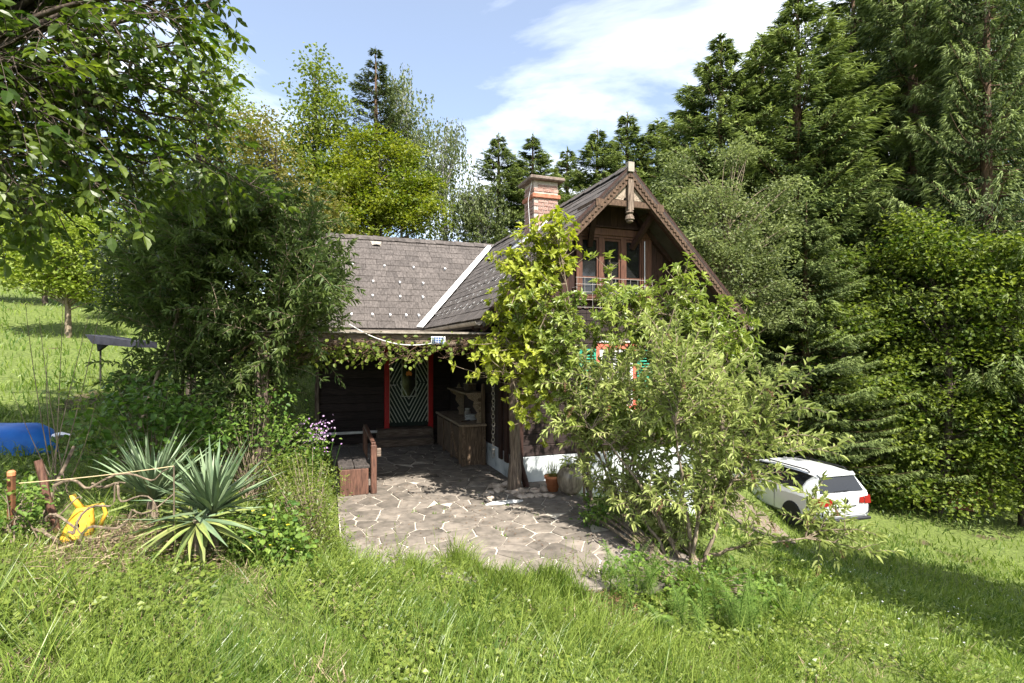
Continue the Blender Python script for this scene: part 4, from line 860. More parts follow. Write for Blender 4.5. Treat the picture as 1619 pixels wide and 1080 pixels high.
for i in range(len(st_y) - 1):
    for k in range(nr): bd.f.append((i * nr + k, i * nr + (k + 1) % nr, (i + 1) * nr + (k + 1) % nr, (i + 1) * nr + k))
bd.f += [tuple(range(nr))[::-1], tuple((len(st_y) - 1) * nr + k for k in range(nr))]
bd.build('body', M['car_white'], car, smooth=False, bevel=.0)
ro = MB(); ys = [.30, .42, 1.0, 1.8, 2.35, 2.75]; zr_ = [1.395, 1.44, 1.47, 1.465, 1.43, 1.33]; hr = [.58, .62, .64, .645, .63, .58]
for y, z, h in zip(ys, zr_, hr): ro.v += [(-h, y, z - .05), (-h * .93, y, z - .01), (0, y, z + .02), (h * .93, y, z - .01), (h, y, z - .05), (h * .9, y, z - .07), (-h * .9, y, z - .07)]
for i in range(len(ys) - 1):
    for k in range(7): ro.f.append((i * 7 + k, i * 7 + (k + 1) % 7, i * 7 + 7 + (k + 1) % 7, i * 7 + 7 + k))
ro.f += [tuple(range(7))[::-1], tuple(35 + k for k in range(7))]
ro.build('roof', M['car_white'], car)
cabin = MB().poly([(-.79, .24, .975), (.79, .24, .975), (.55, .40, 1.37), (-.55, .40, 1.37), (-.82, 3.35, .915), (.82, 3.35, .915), (.57, 2.68, 1.31), (-.57, 2.68, 1.31)], [(0, 1, 2, 3), (4, 7, 6, 5), (0, 3, 7, 4), (1, 5, 6, 2), (3, 2, 6, 7)]).build('cabin_glass', M['glass'], car)
rw = MB().poly([(-.70, .135, 1.0), (.70, .135, 1.0), (.56, .295, 1.36), (-.56, .295, 1.36), (-.70, .15, 1.0), (.70, .15, 1.0), (.56, .31, 1.36), (-.56, .31, 1.36)], [(0, 1, 2, 3), (7, 6, 5, 4), (0, 4, 5, 1), (1, 5, 6, 2), (2, 6, 7, 3), (3, 7, 4, 0)]).build('rear_window', M['glass'], car)
for s_ in (-1, 1):
    MB().prism([(s_ * .80, .11, .965), (s_ * .70, .14, .985), (s_ * .56, .30, 1.37), (s_ * .60, .38, 1.40), (s_ * .70, .55, 1.2), (s_ * .83, .62, .97)], (-s_ * .03, .06, 0)).build('pillar', M['car_white'], car)
    for y0_, y1_ in ((1.42, 1.52), (2.30, 2.38)): MB().prism([(s_ * .835, y0_, .955), (s_ * .835, y1_, .955), (s_ * .625, y1_ - .05, 1.40), (s_ * .625, y0_ - .02, 1.40)], (s_ * .012, 0, 0)).build('pillar', M['black'], car)
    MB().prism([(s_ * .84, 3.36, .93), (s_ * .84, 3.2, .95), (s_ * .59, 2.62, 1.38), (s_ * .57, 2.74, 1.36)], (s_ * .01, .03, 0)).build('pillar', M['car_white'], car)
    MB().tube([(s_ * .60, .55, 1.45), (s_ * .60, .65, 1.50), (s_ * .61, 2.1, 1.50), (s_ * .60, 2.3, 1.45)], .018, 8).build('roof_rail', M['black'], car)
    tlm = MB().prism([(s_ * .79, -.012, .70), (s_ * .58, -.024, .71), (s_ * .585, -.012, .89), (s_ * .77, .0, .90)], (s_ * .04, .06, 0)).build('tail_lamp', M['lamp_red'], car)
    MB().prism([(s_ * .56, -.022, .715), (s_ * .40, -.030, .74), (s_ * .42, -.022, .87), (s_ * .565, -.012, .885)], (0, .05, 0)).build('tail_lamp', M['lamp_red'], car)
    MB().prism([(s_ * .82, .02, .70), (s_ * .915, .28, .72), (s_ * .91, .3, .86), (s_ * .80, .03, .90)], (-s_ * .03, .02, 0)).build('tail_lamp', M['lamp_red'], car)
    for y in (.85, 3.5):
        w = MB().lathe((0, 0, 0), [(.2, -.1), (.31, -.1), (.325, -.06), (.325, .06), (.31, .1), (.2, .1)], 24).build('wheel', M['tyre'], car); w.matrix_local = Matrix.Translation((s_ * .83, y, .325)) @ Matrix.Rotation(R(90) * s_, 4, 'Y')
        rm = MB().lathe((0, 0, 0), [(.2, 0), (.2, .085), (.05, .10), (.02, .10)], 16).build('rim', M['steel'], w)
    MB().box(*sorted((s_ * .90, s_ * 1.06)), 2.95, 3.05, .95, 1.08).build('mirror', M['car_white'], car, bevel=.02)
MB().prism([(-.56, .26, 1.365), (.56, .26, 1.365), (.58, .36, 1.43), (-.58, .36, 1.43)], (0, -.02, .025)).build('spoiler', M['car_white'], car)
MB().lathe((0, 0, 0), [(.062, 0), (.062, .015), (.045, .02), (.01, .02)], 20).build('badge', M['black'], car).matrix_local = Matrix.Translation((0, -.005, .80)) @ Matrix.Rotation(R(90), 4, 'X')
MB().lathe((0, 0, 0), [(.066, 0), (.066, .010), (.060, .010)], 20).build('badge_ring', M['steel'], car).matrix_local = Matrix.Translation((0, -.002, .80)) @ Matrix.Rotation(R(90), 4, 'X')
for s_ in (-1, 1):
    MB().box(s_ * .735 - .004, s_ * .735 + .004, -.006, .03, .45, .70).build('panel_gap', M['black'], car)
    for y_ in (1.47, 2.34, 3.2): MB().box(*sorted((s_ * .902, s_ * .909)), y_ - .004, y_ + .004, .34, .88).build('panel_gap', M['black'], car)
    for y_ in (1.62, 2.5): MB().box(*sorted((s_ * .905, s_ * .93)), y_, y_ + .18, .80, .83).build('door_handle', M['car_white'], car, bevel=.006)
MB().box(-.73, .73, -.006, .03, .446, .454).build('panel_gap', M['black'], car)
MB().box(-.26, .26, -.022, -.004, .53, .64).build('number_plate', M['white_paint'], car); MB().box(-.30, .30, -.03, -.003, .655, .68).build('tailgate_handle', M['black'], car)
MB().box(-.78, .78, -.04, .10, .285, .36).build('bumper_insert', M['black'], car, bevel=.02); MB().bar((-.25, .10, 1.02), (.18, .09, 1.04), .015, .02).build('wiper', M['black'], car)
# red-brown shed glimpsed behind the hedge
p = at(1503, 800, 18.4); shed = empty('shed', (p[0], p[1], gz(p[0], p[1]) - .1), 'narrow red-brown shed glimpsed through gaps in the hornbeam hedge', 'shed', R(-25))
hs_ = 2.45
for k in range(9): MB().box(-.75 + k * .167, -.592 + k * .167, -.03, 0, 0, hs_).build('board', M['shed_red'], shed)
MB().box(-.75, .75, .002, 1.3, 0, hs_).build('wall', M['shed_red'], shed); MB().prism([(-.9, -.2, hs_ + .02), (.9, -.2, hs_ + .02), (.9, 1.5, hs_ + .35), (-.9, 1.5, hs_ + .35)], (0, 0, .06)).build('roof', M['roof_core'], shed)
# ------------------------------------------------------------------ trees and shrubs
def rnd_dir(rng, n): return unit(rng.normal(0, 1, (n, 3)))
def ellip_pts(rng, n, c, r, lo=.35):
    d = rnd_dir(rng, n); k = (lo ** 3 + (1 - lo ** 3) * rng.random(n)) ** (1 / 3)
    lump = 1 + .26 * np.sin(d[:, 0] * 5 + c[0]) * np.sin(d[:, 2] * 6 + c[1]) + .15 * np.sin(d[:, 1] * 9 + d[:, 2] * 7)
    return np.asarray(c) + d * (k * lump)[:, None] * np.asarray(r)
def lobe(px, py, d, rx, ry, rd=None, w=None):
    c = at(px, py, d); a_, b_ = rx / F_PX * d, ry / F_PX * d
    return c, np.array((a_, rd if rd else (a_ + b_) / 2, b_)), (w if w else a_ * b_)
def clump_leaves(rng, C, per, r, flat, L, W, droop=.15, up=.55, hang=0.0):
    n = len(C) * per; cc = np.repeat(C, per, 0); off = rng.normal(0, 1, (n, 3)) * np.array((r, r, r * flat)); P = cc + off
    if hang > 0:
        st_ = rng.integers(0, 3, n); k = rng.random(n); sx = np.sin(np.repeat(np.arange(len(C)), per) * 7.1 + st_ * 2.1); sy = np.cos(np.repeat(np.arange(len(C)), per) * 5.3 + st_ * 2.7)
        P = cc + np.c_[sx, sy, np.zeros(n)] * r * .8 + rng.normal(0, r * .12, (n, 3)) + np.c_[np.zeros(n), np.zeros(n), -k * hang * (.5 + np.repeat(rng.random(len(C)), per))]
    D = unit(off + 1e-6) * np.array((1, 1, .5)) + rng.normal(0, .5, (n, 3)) + np.array((0, 0, -droop)); N = np.array((0, 0, 1.)) * up + rng.normal(0, .42, (n, 3))
    if hang > 0: D = rng.normal(0, .35, (n, 3)) + np.array((0, 0, -1.)); N = rng.normal(0, 1, (n, 3))
    s = rng.uniform(.7, 1.25, n)
    tint = np.clip(np.repeat(rng.normal(.45, .22, len(C)), per) + rng.normal(0, .2, n), 0, 1)
    return P, D, N, L * s, W * s, tint
def broad_tree(name, label, cat, base, lobes, nclump, per, cr, flat, L, W, mat, bark, seed, tr=.16, T=T_DIA, group=None, droop=.15, up=.55, hang=0.0, limb=.35, lo=.4, ztop=.75, extra=None):
    rng = np.random.default_rng(seed); base = np.array(base, float); base[2] = gz(base[0], base[1]) - .1
    ws = np.array([q[2] for q in lobes]); ws = ws / ws.sum(); cnt = np.maximum(1, (ws * nclump).astype(int))
    C = np.concatenate([ellip_pts(rng, c_, q[0], q[1], lo) for c_, q in zip(cnt, lobes)])
    C = C[C[:, 2] > ground(C[:, 0], C[:, 1]) + .15]
    root = empty(name, base, label, cat, 0, group)
    zmax, cm = C[:, 2].max(), C.mean(0); top = np.array((cm[0], cm[1], base[2] + (zmax - base[2]) * ztop))
    h = top[2] - base[2]; tk = bez(base, base + np.array((0, 0, h * .55)) + rng.normal(0, .05, 3) * h * np.array((1, 1, 0)), top, 12)
    lines = [(tk, tr * (1 - .85 * np.linspace(0, 1, 12) ** 1.2))]
    sel = rng.random(len(C)) < limb
    for c in C[sel]:
        k = np.clip((c[2] - base[2] - .35 * np.hypot(*(c[:2] - top[:2]))) / h * rng.uniform(.7, 1.0), .12, .97); i = k * 11; i0 = int(i); a_ = tk[i0] + (tk[min(i0 + 1, 11)] - tk[i0]) * (i - i0)
        mid = (a_ + c) / 2 + np.array((0, 0, .15 * np.linalg.norm(c - a_) * (1 if hang == 0 else 1.6))) + rng.normal(0, .06, 3) * np.linalg.norm(c - a_)
        r0 = min(tr * .4 * (1 - .7 * k), .012 + .012 * np.linalg.norm(c - a_)); lines.append((bez(a_, mid, c, 6), np.linspace(r0, .006, 6)))
    v, f = tubes_np(lines, 5); mesh_np('trunk', v, f, bark, root, off=base, smooth=True)
    P, D, N, LL, WW, t = clump_leaves(rng, C, per, cr, flat, L, W, droop, up, hang)
    v, f = leaves(P, D, N, LL, WW, T); mesh_np('crown', v, f, mat, root, np.repeat(t, len(T[1])), off=base)
    return root
# --- spruces
def spruce_data(seed, H=18.0, rm=3.2, base=.06, sparse=1.0, upswept=0.0):
    rng = np.random.default_rng(seed); lines = [(np.array([(0, 0, -1.0), (0, 0, H * .35), (.03, .02, H * .7), (0, 0, H)]), np.array((.26, .19, .10, .015)))]
    Ps, Ds, Ns, Ls, Ws, Ts = [], [], [], [], [], []
    z = H * base
    while z < H - .15:
        t = z / H; nb_ = rng.integers(4, 7) if t < .9 else 4
        for k in range(nb_):
            if rng.random() > sparse: continue
            az = rng.uniform(0, 2 * math.pi); L_ = rm * (1 - t) ** .66 * (1 - math.exp(-(1 - t) * 11)) * rng.uniform(.62, 1.18) * (.75 + .25 * min(1, t / .25)) + .06
            o = np.array((math.cos(az), math.sin(az), 0)); lat = np.array((-o[1], o[0], 0)); s = np.linspace(0, 1, 7)
            dr = rng.uniform(.18, .42) * (1 - t) * (1 - upswept) ; zz_ = -dr * L_ * np.sin(s * 2.2) + (.18 + upswept) * L_ * s ** 2.2 + .25 * t * L_ * s
            pts_ = np.array((0, 0, z)) + o * (s * L_)[:, None] + np.c_[np.zeros(7), np.zeros(7), zz_]; lines.append((pts_, np.linspace(.035 * (1 - t) + .008, .004, 7)))
            n_ = int(40 + 125 * L_); ss = rng.uniform(.12, 1, n_) ** .8; i = ss * 6; i0 = np.minimum(i.astype(int), 5); P = pts_[i0] + (pts_[i0 + 1] - pts_[i0]) * (i - i0)[:, None]
            wl_ = .42 * L_ * (1.05 - ss) * rng.uniform(0, 1, n_) + .05; sg = rng.choice([-1, 1], n_)
            P = P + lat * (sg * wl_)[:, None] + o * (wl_ * .35)[:, None] - np.c_[np.zeros(n_), np.zeros(n_), wl_ * rng.uniform(0.05, .55, n_)]
            D = lat * (sg * .6)[:, None] + o * .8 + np.c_[np.zeros(n_), np.zeros(n_), -rng.uniform(.1, 1.0, n_)] + rng.normal(0, .3, (n_, 3))
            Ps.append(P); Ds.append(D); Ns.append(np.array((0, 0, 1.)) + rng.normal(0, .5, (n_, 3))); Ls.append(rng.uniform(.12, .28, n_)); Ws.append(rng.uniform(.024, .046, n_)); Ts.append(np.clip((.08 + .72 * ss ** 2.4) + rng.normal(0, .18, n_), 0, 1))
        z += rng.uniform(.20, .34) * (1.15 - .4 * t)
    n_ = 14; P = np.c_[np.zeros(n_), np.zeros(n_), np.linspace(H - 1.2, H - .05, n_)]; Ps.append(P); Ds.append(rng.normal(0, .35, (n_, 3)) + np.array((0, 0, .9))); Ns.append(rng.normal(0, 1, (n_, 3))); Ls.append(np.full(n_, .3)); Ws.append(np.full(n_, .05)); Ts.append(np.full(n_, .5))
    return lines, tuple(np.concatenate(q) for q in (Ps, Ds, Ns, Ls, Ws, Ts))
def spruce_meshes(seed, mat, **kw):
    lines, (P, D, N, L, W, t) = spruce_data(seed, **kw); v, f = tubes_np(lines, 5)
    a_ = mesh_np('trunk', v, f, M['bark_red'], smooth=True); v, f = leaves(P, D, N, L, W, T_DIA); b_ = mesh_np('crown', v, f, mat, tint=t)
    ms = (a_.data, b_.data)
    for o in (a_, b_): bpy.data.objects.remove(o)
    return ms
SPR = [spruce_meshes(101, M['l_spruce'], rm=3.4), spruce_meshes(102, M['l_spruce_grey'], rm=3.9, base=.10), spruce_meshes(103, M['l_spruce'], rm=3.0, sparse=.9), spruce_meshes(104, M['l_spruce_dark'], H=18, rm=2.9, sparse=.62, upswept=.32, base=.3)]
def spruce(px, py, d, kind, label, rot, wide=1.0, mid=None):
    tp = at(px, py, d); b_ = gz(tp[0], tp[1]); h = tp[2] - b_; s = h / 18
    o = empty('spruce_tree', (tp[0], tp[1], b_), label, 'tree', rot, 'spruces behind the cottage')
    for nm, me in zip(('trunk', 'crown'), SPR[kind]): inst(nm, me, o, (0, 0, 0), (0, 0, 0), (s * wide, s * wide, s))
spruce(1140, 55, 23, 0, 'pointed spruce standing right of the gable, its top against white cloud', .3, 1.85)
spruce(1262, -25, 22, 0, 'tall bright-tipped spruce second right of the gable', 1.3, 1.75)
spruce(1350, -60, 25, 2, 'tall narrow spruce with bare upper trunk, third right of the gable', 2.2, 1.6)
spruce(1445, -200, 22, 1, 'broad dark spruce right of the narrow one, top out of view', .9, 1.1)
spruce(1560, -230, 19, 1, 'huge dark spruce at the upper right corner', 3.3, .95)
spruce(1650, -150, 23, 2, 'dark spruce at the right edge behind the huge one', 2.0, 1.1)
spruce(1205, 60, 31, 2, 'distant spruce filling the gap between the two bright spruces', 4.2, 2.0)
spruce(1300, 170, 21.5, 1, 'grey-green spruce with hanging boughs behind the hornbeams', 5.0, 1.3)
spruce(1085, 165, 29, 2, 'small pointed spruce just right of the gable peak', .5, 2.2)
spruce(1040, 190, 33, 0, 'distant spruce peeping over the gable peak on its right', 3.0, 2.2)
spruce(992, 178, 33, 2, 'slender spruce directly behind the gable peak', 1.1, 2.1)
spruce(945, 205, 31, 0, 'spruce standing between chimney and gable peak', 2.7, 2.2)
spruce(897, 235, 35, 2, 'small far spruce just right of the chimney', 4.0, 2.2)
spruce(842, 215, 29, 0, 'spruce rising directly behind the chimney', 5.1, 2.1)
spruce(788, 212, 28, 2, 'spruce left of the chimney above the valley', .2, 2.1)
spruce(594, 78, 27, 3, 'lone gaunt spruce with upswept branches above the maple', .6, 1.6)
spruce(1530, -130, 25, 0, 'tall spruce between the broad dark one and the huge corner one', 1.9, 1.3)
spruce(1395, -120, 27, 0, 'tall spruce just right of the narrow one, top out of view', 3.7, 1.2)
spruce(1275, 320, 18.2, 1, 'young grey-green spruce at the left end of the hornbeams', 2.1, 1.7)
spruce(1425, 410, 19.0, 1, 'small grey-green spruce standing among the hornbeams', 4.4, 1.6)
spruce(1490, -60, 30, 0, 'distant spruce behind the broad dark one', 2.5, 1.2)
spruce(1400, 60, 30, 2, 'distant spruce deep in the wood behind the narrow one', 1.5, 1.3)
# --- broadleaf trees behind the house
broad_tree('birch_tree', 'pale weeping birch right beside the gaunt spruce', 'tree', at(640, 500, 29), [lobe(640, 190, 29, 42, 85), lobe(655, 270, 29, 55, 80), lobe(625, 140, 29, 30, 40)], 300, 26, .34, .6, .16, .10, M['l_birch'], M['bark_birch'], 41, .13, hang=1.1)
broad_tree('birch_tree', 'weeping birch with hanging strands against the sky, right of the maple', 'tree', at(700, 500, 28), [lobe(702, 240, 28, 40, 62), lobe(700, 320, 28, 55, 60), lobe(715, 200, 28, 22, 25)], 280, 24, .30, .6, .15, .09, M['l_birch'], M['bark_birch'], 42, .12, hang=1.5)
broad_tree('birch_tree', 'low pale birch behind the end of the wing ridge', 'tree', at(762, 500, 27), [lobe(765, 335, 27, 45, 55), lobe(740, 310, 27, 25, 35)], 200, 22, .3, .6, .15, .09, M['l_birch'], M['bark_birch'], 43, .11, hang=.9)
broad_tree('oak_tree', 'tall conical green tree left of the gaunt spruce', 'tree', at(500, 500, 24), [lobe(503, 130, 24, 22, 45), lobe(505, 195, 24, 50, 55), lobe(500, 270, 24, 75, 75), lobe(490, 350, 24, 85, 70)], 280, 50, .28, .55, .17, .115, M['l_oak'], M['bark'], 44, .18, ztop=.92)
broad_tree('maple_tree', 'yellow-green maple behind the ridge of the wing', 'tree', at(600, 500, 22.5), [lobe(610, 300, 22.5, 55, 50), lobe(545, 310, 22, 50, 55), lobe(655, 335, 22, 45, 35), lobe(580, 235, 22.5, 30, 30), lobe(630, 245, 23, 28, 28), lobe(520, 255, 23, 30, 30), lobe(560, 350, 21.5, 60, 30), lobe(675, 300, 23, 22, 25)], 230, 85, .25, .45, .145, .105, M['l_maple'], M['bark'], 45, .2, up=.8)
broad_tree('bronze_tree', 'loose bronze-yellow leaved tree above the dark shrub', 'tree', at(425, 500, 16), [lobe(430, 300, 16, 65, 85), lobe(470, 360, 16, 60, 60), lobe(395, 235, 16, 30, 40), lobe(410, 210, 16, 25, 45), lobe(500, 330, 16, 35, 40)], 330, 34, .22, .6, .105, .065, M['l_bronze'], M['bark'], 46, .12)
broad_tree('locust_tree', 'light feathery tree behind the walnut branches', 'tree', at(330, 500, 21), [lobe(335, 110, 21, 40, 55), lobe(365, 180, 21, 35, 50), lobe(310, 190, 21, 60, 70), lobe(350, 260, 21, 45, 60)], 260, 26, .3, .5, .14, .08, M['l_hill'], M['bark'], 47, .14)
broad_tree('plum_tree', 'dark purple-green leaved tree behind the big left shrub', 'tree', at(300, 560, 11.5), [lobe(300, 335, 11, 95, 70), lobe(250, 400, 11, 65, 75), lobe(380, 330, 11, 60, 65), lobe(220, 440, 11, 40, 55)], 520, 46, .17, .6, .075, .05, M['l_dark'], M['bark'], 48, .1)
# hillside trees
broad_tree('hill_tree', 'small light green tree with pale slim trunk on the sunny hillside', 'tree', at(108, 535, 18), [lobe(108, 415, 18, 62, 50), lobe(60, 430, 18, 45, 35), lobe(140, 440, 18, 45, 35), lobe(105, 365, 18, 45, 30)], 260, 30, .26, .4, .14, .09, M['l_hill'], M['bark_light'], 51, .11, up=.8)
broad_tree('hill_tree', 'light green tree left of the slim one at the edge of the hillside', 'tree', at(-20, 480, 24), [lobe(-10, 400, 24, 60, 50), lobe(40, 380, 24, 55, 45)], 200, 28, .32, .45, .18, .12, M['l_hill'], M['bark'], 52, .13, up=.8)
broad_tree('hill_tree', 'darker stemmed light tree behind the slim one on the hillside', 'tree', at(72, 490, 24), [lobe(85, 380, 24, 55, 50), lobe(150, 390, 24, 50, 45)], 200, 28, .32, .45, .18, .12, M['l_hill'], M['bark'], 53, .12, up=.8)
broad_tree('hill_tree', 'bushy light tree low on the hillside beside the dark shrub', 'tree', at(185, 505, 22), [lobe(190, 440, 22, 55, 45), lobe(230, 400, 22, 55, 60)], 220, 30, .28, .5, .16, .1, M['l_hill'], M['bark'], 54, .1, up=.8)
broad_tree('hill_tree', 'far pale tree at the crest of the hillside', 'tree', at(15, 460, 36), [lobe(10, 345, 36, 70, 60), lobe(110, 350, 36, 60, 50)], 200, 28, .5, .5, .28, .18, M['l_birch'], M['bark'], 55, .16)
broad_tree('hill_tree', 'far green tree on the crest behind the plum', 'tree', at(220, 465, 36), [lobe(230, 330, 36, 70, 90), lobe(300, 300, 36, 60, 80)], 240, 28, .5, .5, .28, .18, M['l_oak'], M['bark'], 56, .18)
# right of the gable
broad_tree('aspen_tree', 'grey-green aspen close behind the right rake of the gable', 'tree', at(1150, 560, 17.5), [lobe(1090, 330, 17, 45, 50), lobe(1150, 420, 17, 60, 60), lobe(1075, 270, 18, 28, 30), lobe(1140, 320, 17.5, 50, 45), lobe(1200, 380, 17.5, 45, 60), lobe(1215, 470, 17, 45, 50), lobe(1170, 250, 18, 28, 30), lobe(1235, 310, 18, 30, 40), lobe(1110, 390, 16.5, 50, 40)], 300, 66, .20, .6, .105, .07, M['l_grey'], M['bark_light'], 61, .12, limb=.5, lo=.2)
broad_tree('hornbeam_tree', 'layered hornbeam directly behind the parked car', 'tree', at(1320, 770, 18.5), [lobe(1320, 560, 18.5, 95, 100), lobe(1290, 680, 18.5, 95, 75), lobe(1380, 660, 18.5, 85, 95), lobe(1360, 480, 18, 70, 60), lobe(1260, 740, 18.5, 60, 50), lobe(1400, 755, 18.2, 60, 45), lobe(1280, 430, 19, 50, 50), lobe(1330, 640, 17.5, 60, 40)], 180, 112, .36, .45, .135, .095, M['l_horn'], M['bark'], 62, .16, group='hornbeams along the meadow', up=.8, lo=.35, limb=.5)
broad_tree('hornbeam_tree', 'tall layered hornbeam right of the car with red gaps below', 'tree', at(1480, 790, 18), [lobe(1480, 470, 18, 95, 100), lobe(1465, 590, 18, 100, 85), lobe(1500, 660, 18, 70, 40), lobe(1450, 380, 18, 55, 50), lobe(1440, 765, 17.4, 45, 38), lobe(1545, 765, 17.2, 40, 40), lobe(1500, 785, 17.0, 50, 22), lobe(1465, 705, 17.2, 40, 22), lobe(1545, 695, 17.2, 35, 28), lobe(1505, 705, 17.0, 22, 12)], 180, 112, .36, .45, .135, .095, M['l_horn'], M['bark'], 63, .18, group='hornbeams along the meadow', up=.8, lo=.35, limb=.5)
broad_tree('hornbeam_tree', 'layered hornbeam at the right edge of the meadow', 'tree', at(1620, 800, 17), [lobe(1610, 470, 17, 95, 110), lobe(1620, 640, 17, 100, 110), lobe(1560, 420, 17, 55, 55), lobe(1590, 745, 17, 60, 50)], 180, 112, .36, .45, .135, .095, M['l_horn'], M['bark'], 64, .18, group='hornbeams along the meadow', up=.8, lo=.35, limb=.5)
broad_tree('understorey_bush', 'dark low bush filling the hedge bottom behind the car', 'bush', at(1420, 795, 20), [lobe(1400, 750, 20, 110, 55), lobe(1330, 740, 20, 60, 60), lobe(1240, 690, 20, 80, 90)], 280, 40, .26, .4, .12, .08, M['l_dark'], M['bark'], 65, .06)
# shade tree out of view on the right: its shadow lies across the meadow
broad_tree('shade_tree', 'tall tree just out of view whose shadow falls across the right meadow', 'tree', (11.6, 4.2, -4), [((10.9, 4.7, 4.2), np.array((2.1, 1.9, 2.0)), 3.), ((12.8, 4.6, 4.4), np.array((2.2, 1.9, 2.2)), 2.), ((9.6, 2.6, 4.8), np.array((1.8, 1.6, 1.4)), 1.6)], 640, 30, .36, .5, .30, .22, M['l_horn'], M['bark'], 66, .25)

# --- big walnut in the left foreground
rng = np.random.default_rng(77); wb = np.array((-5.6, 4.2, gz(-5.6, 4.2))); walnut = empty('walnut_tree', wb, 'large dark walnut tree reaching in over the upper left', 'tree')
fork = np.array((-5.4, 4.4, 1.9)); lines = [(bez(wb - (0, 0, .2), wb + np.array((.1, 0, 1.8)), fork, 8), np.linspace(.24, .17, 8))]
tips = [at(*q) for q in ((325, 5, 5.0), (300, 70, 4.6), (250, 20, 4.2), (180, 40, 4.6), (90, 30, 4.2), (340, 200, 5.2), (310, 160, 5.0), (350, 255, 5.4), (395, 292, 5.3), (260, 270, 4.8), (160, 300, 4.4), (100, 335, 4.8), (40, 330, 4.4), (10, 250, 4.0), (60, 180, 4.0), (150, 150, 4.4), (220, 160, 4.8), (230, 220, 5.3), (120, 230, 4.6), (20, 90, 3.9), (200, 250, 5.8), (280, 130, 5.6), (140, 90, 5.2), (50, 280, 5.6), (-60, 120, 4.2))]
for k in range(64): tips.append(np.array((-2.95, 5.5, 5.65)) + rng.normal(0, 1, 3) * np.array((.85, .8, .36)))
for k in range(16): tips.append(np.array((-5.6, 4.0, 4.2)) + rng.normal(0, 1, 3) * np.array((1.2, 1.1, .8)))
tips = [t for t in tips if not (t[2] > 3.2 and t[1] < 3.6 and t[0] > -3.6)]
Ps, Ds, Ns, Ls, Ws, Ts = [], [], [], [], [], []
def compound(p, d, tone):
    """one pinnate walnut leaf: rachis and 7 leaflets"""
    d = unit(d); side = unit(np.cross(d, (0, 0, 1.)) + rng.normal(0, .15, 3)); nr_ = unit(np.cross(side, d)); L_ = rng.uniform(.22, .34); e_ = p + d * L_ + np.array((0, 0, -.05))
    lines.append((np.array((p, (p + e_) / 2 + (0, 0, .015), e_)), np.array((.0035, .003, .002))))
    for s_, k in ((0, 1), (-1, .9), (1, .9), (-1, .62), (1, .62), (-1, .34), (1, .34)):
        q = p + (e_ - p) * k; Ps.append(q); Ds.append(d * (1 if s_ == 0 else .45) + side * s_ * .9 + np.array((0, 0, -.30)) + rng.normal(0, .16, 3)); Ns.append(nr_ * np.sign(nr_[2] + 1e-6) + rng.normal(0, .3, 3))
        z = rng.uniform(.75, 1.15) * (1.15 if s_ == 0 else 1.0 if k > .5 else .8); Ls.append(.105 * z); Ws.append(.055 * z); Ts.append(np.clip(tone + rng.normal(0, .12), 0, 1))
for t in tips:
    t = np.asarray(t); d0 = t - fork; L_ = np.linalg.norm(d0); mid = fork + d0 * .5 + np.array((0, 0, .16 * L_)) + rng.normal(0, .10, 3) * L_; cu = bez(fork + rng.normal(0, .05, 3), mid, t, 14); lines.append((cu, np.linspace(.05, .006, 14) * min(1, L_ / 3)))
    for k in range(5, 14):
        for r_ in range(2 if k < 9 else 3):
            td = unit(unit(cu[min(k + 1, 13)] - cu[k - 1]) * .6 + rng.normal(0, .6, 3) + np.array((0, 0, -.05))); tl_ = rng.uniform(.12, .5) if k < 13 else .1; te = cu[k] + td * tl_ + np.array((0, 0, -.04))
            lines.append((np.array((cu[k], (cu[k] + te) / 2, te)), np.array((.008, .006, .004)))); tone = np.clip(rng.normal(.35, .22), 0, 1)
            for c in range(2 if rng.random() < .6 else 1): compound(te, td + rng.normal(0, .55, 3) + np.array((0, 0, -.1)), tone)
v, f = tubes_np(lines, 3); mesh_np('trunk', v, f, M['bark'], walnut, off=wb, smooth=True)
v, f = leaves(Ps, Ds, Ns, np.array(Ls), np.array(Ws), T_OVAL); mesh_np('crown', v, f, M['l_walnut'], walnut, np.repeat(Ts, 3), off=wb)

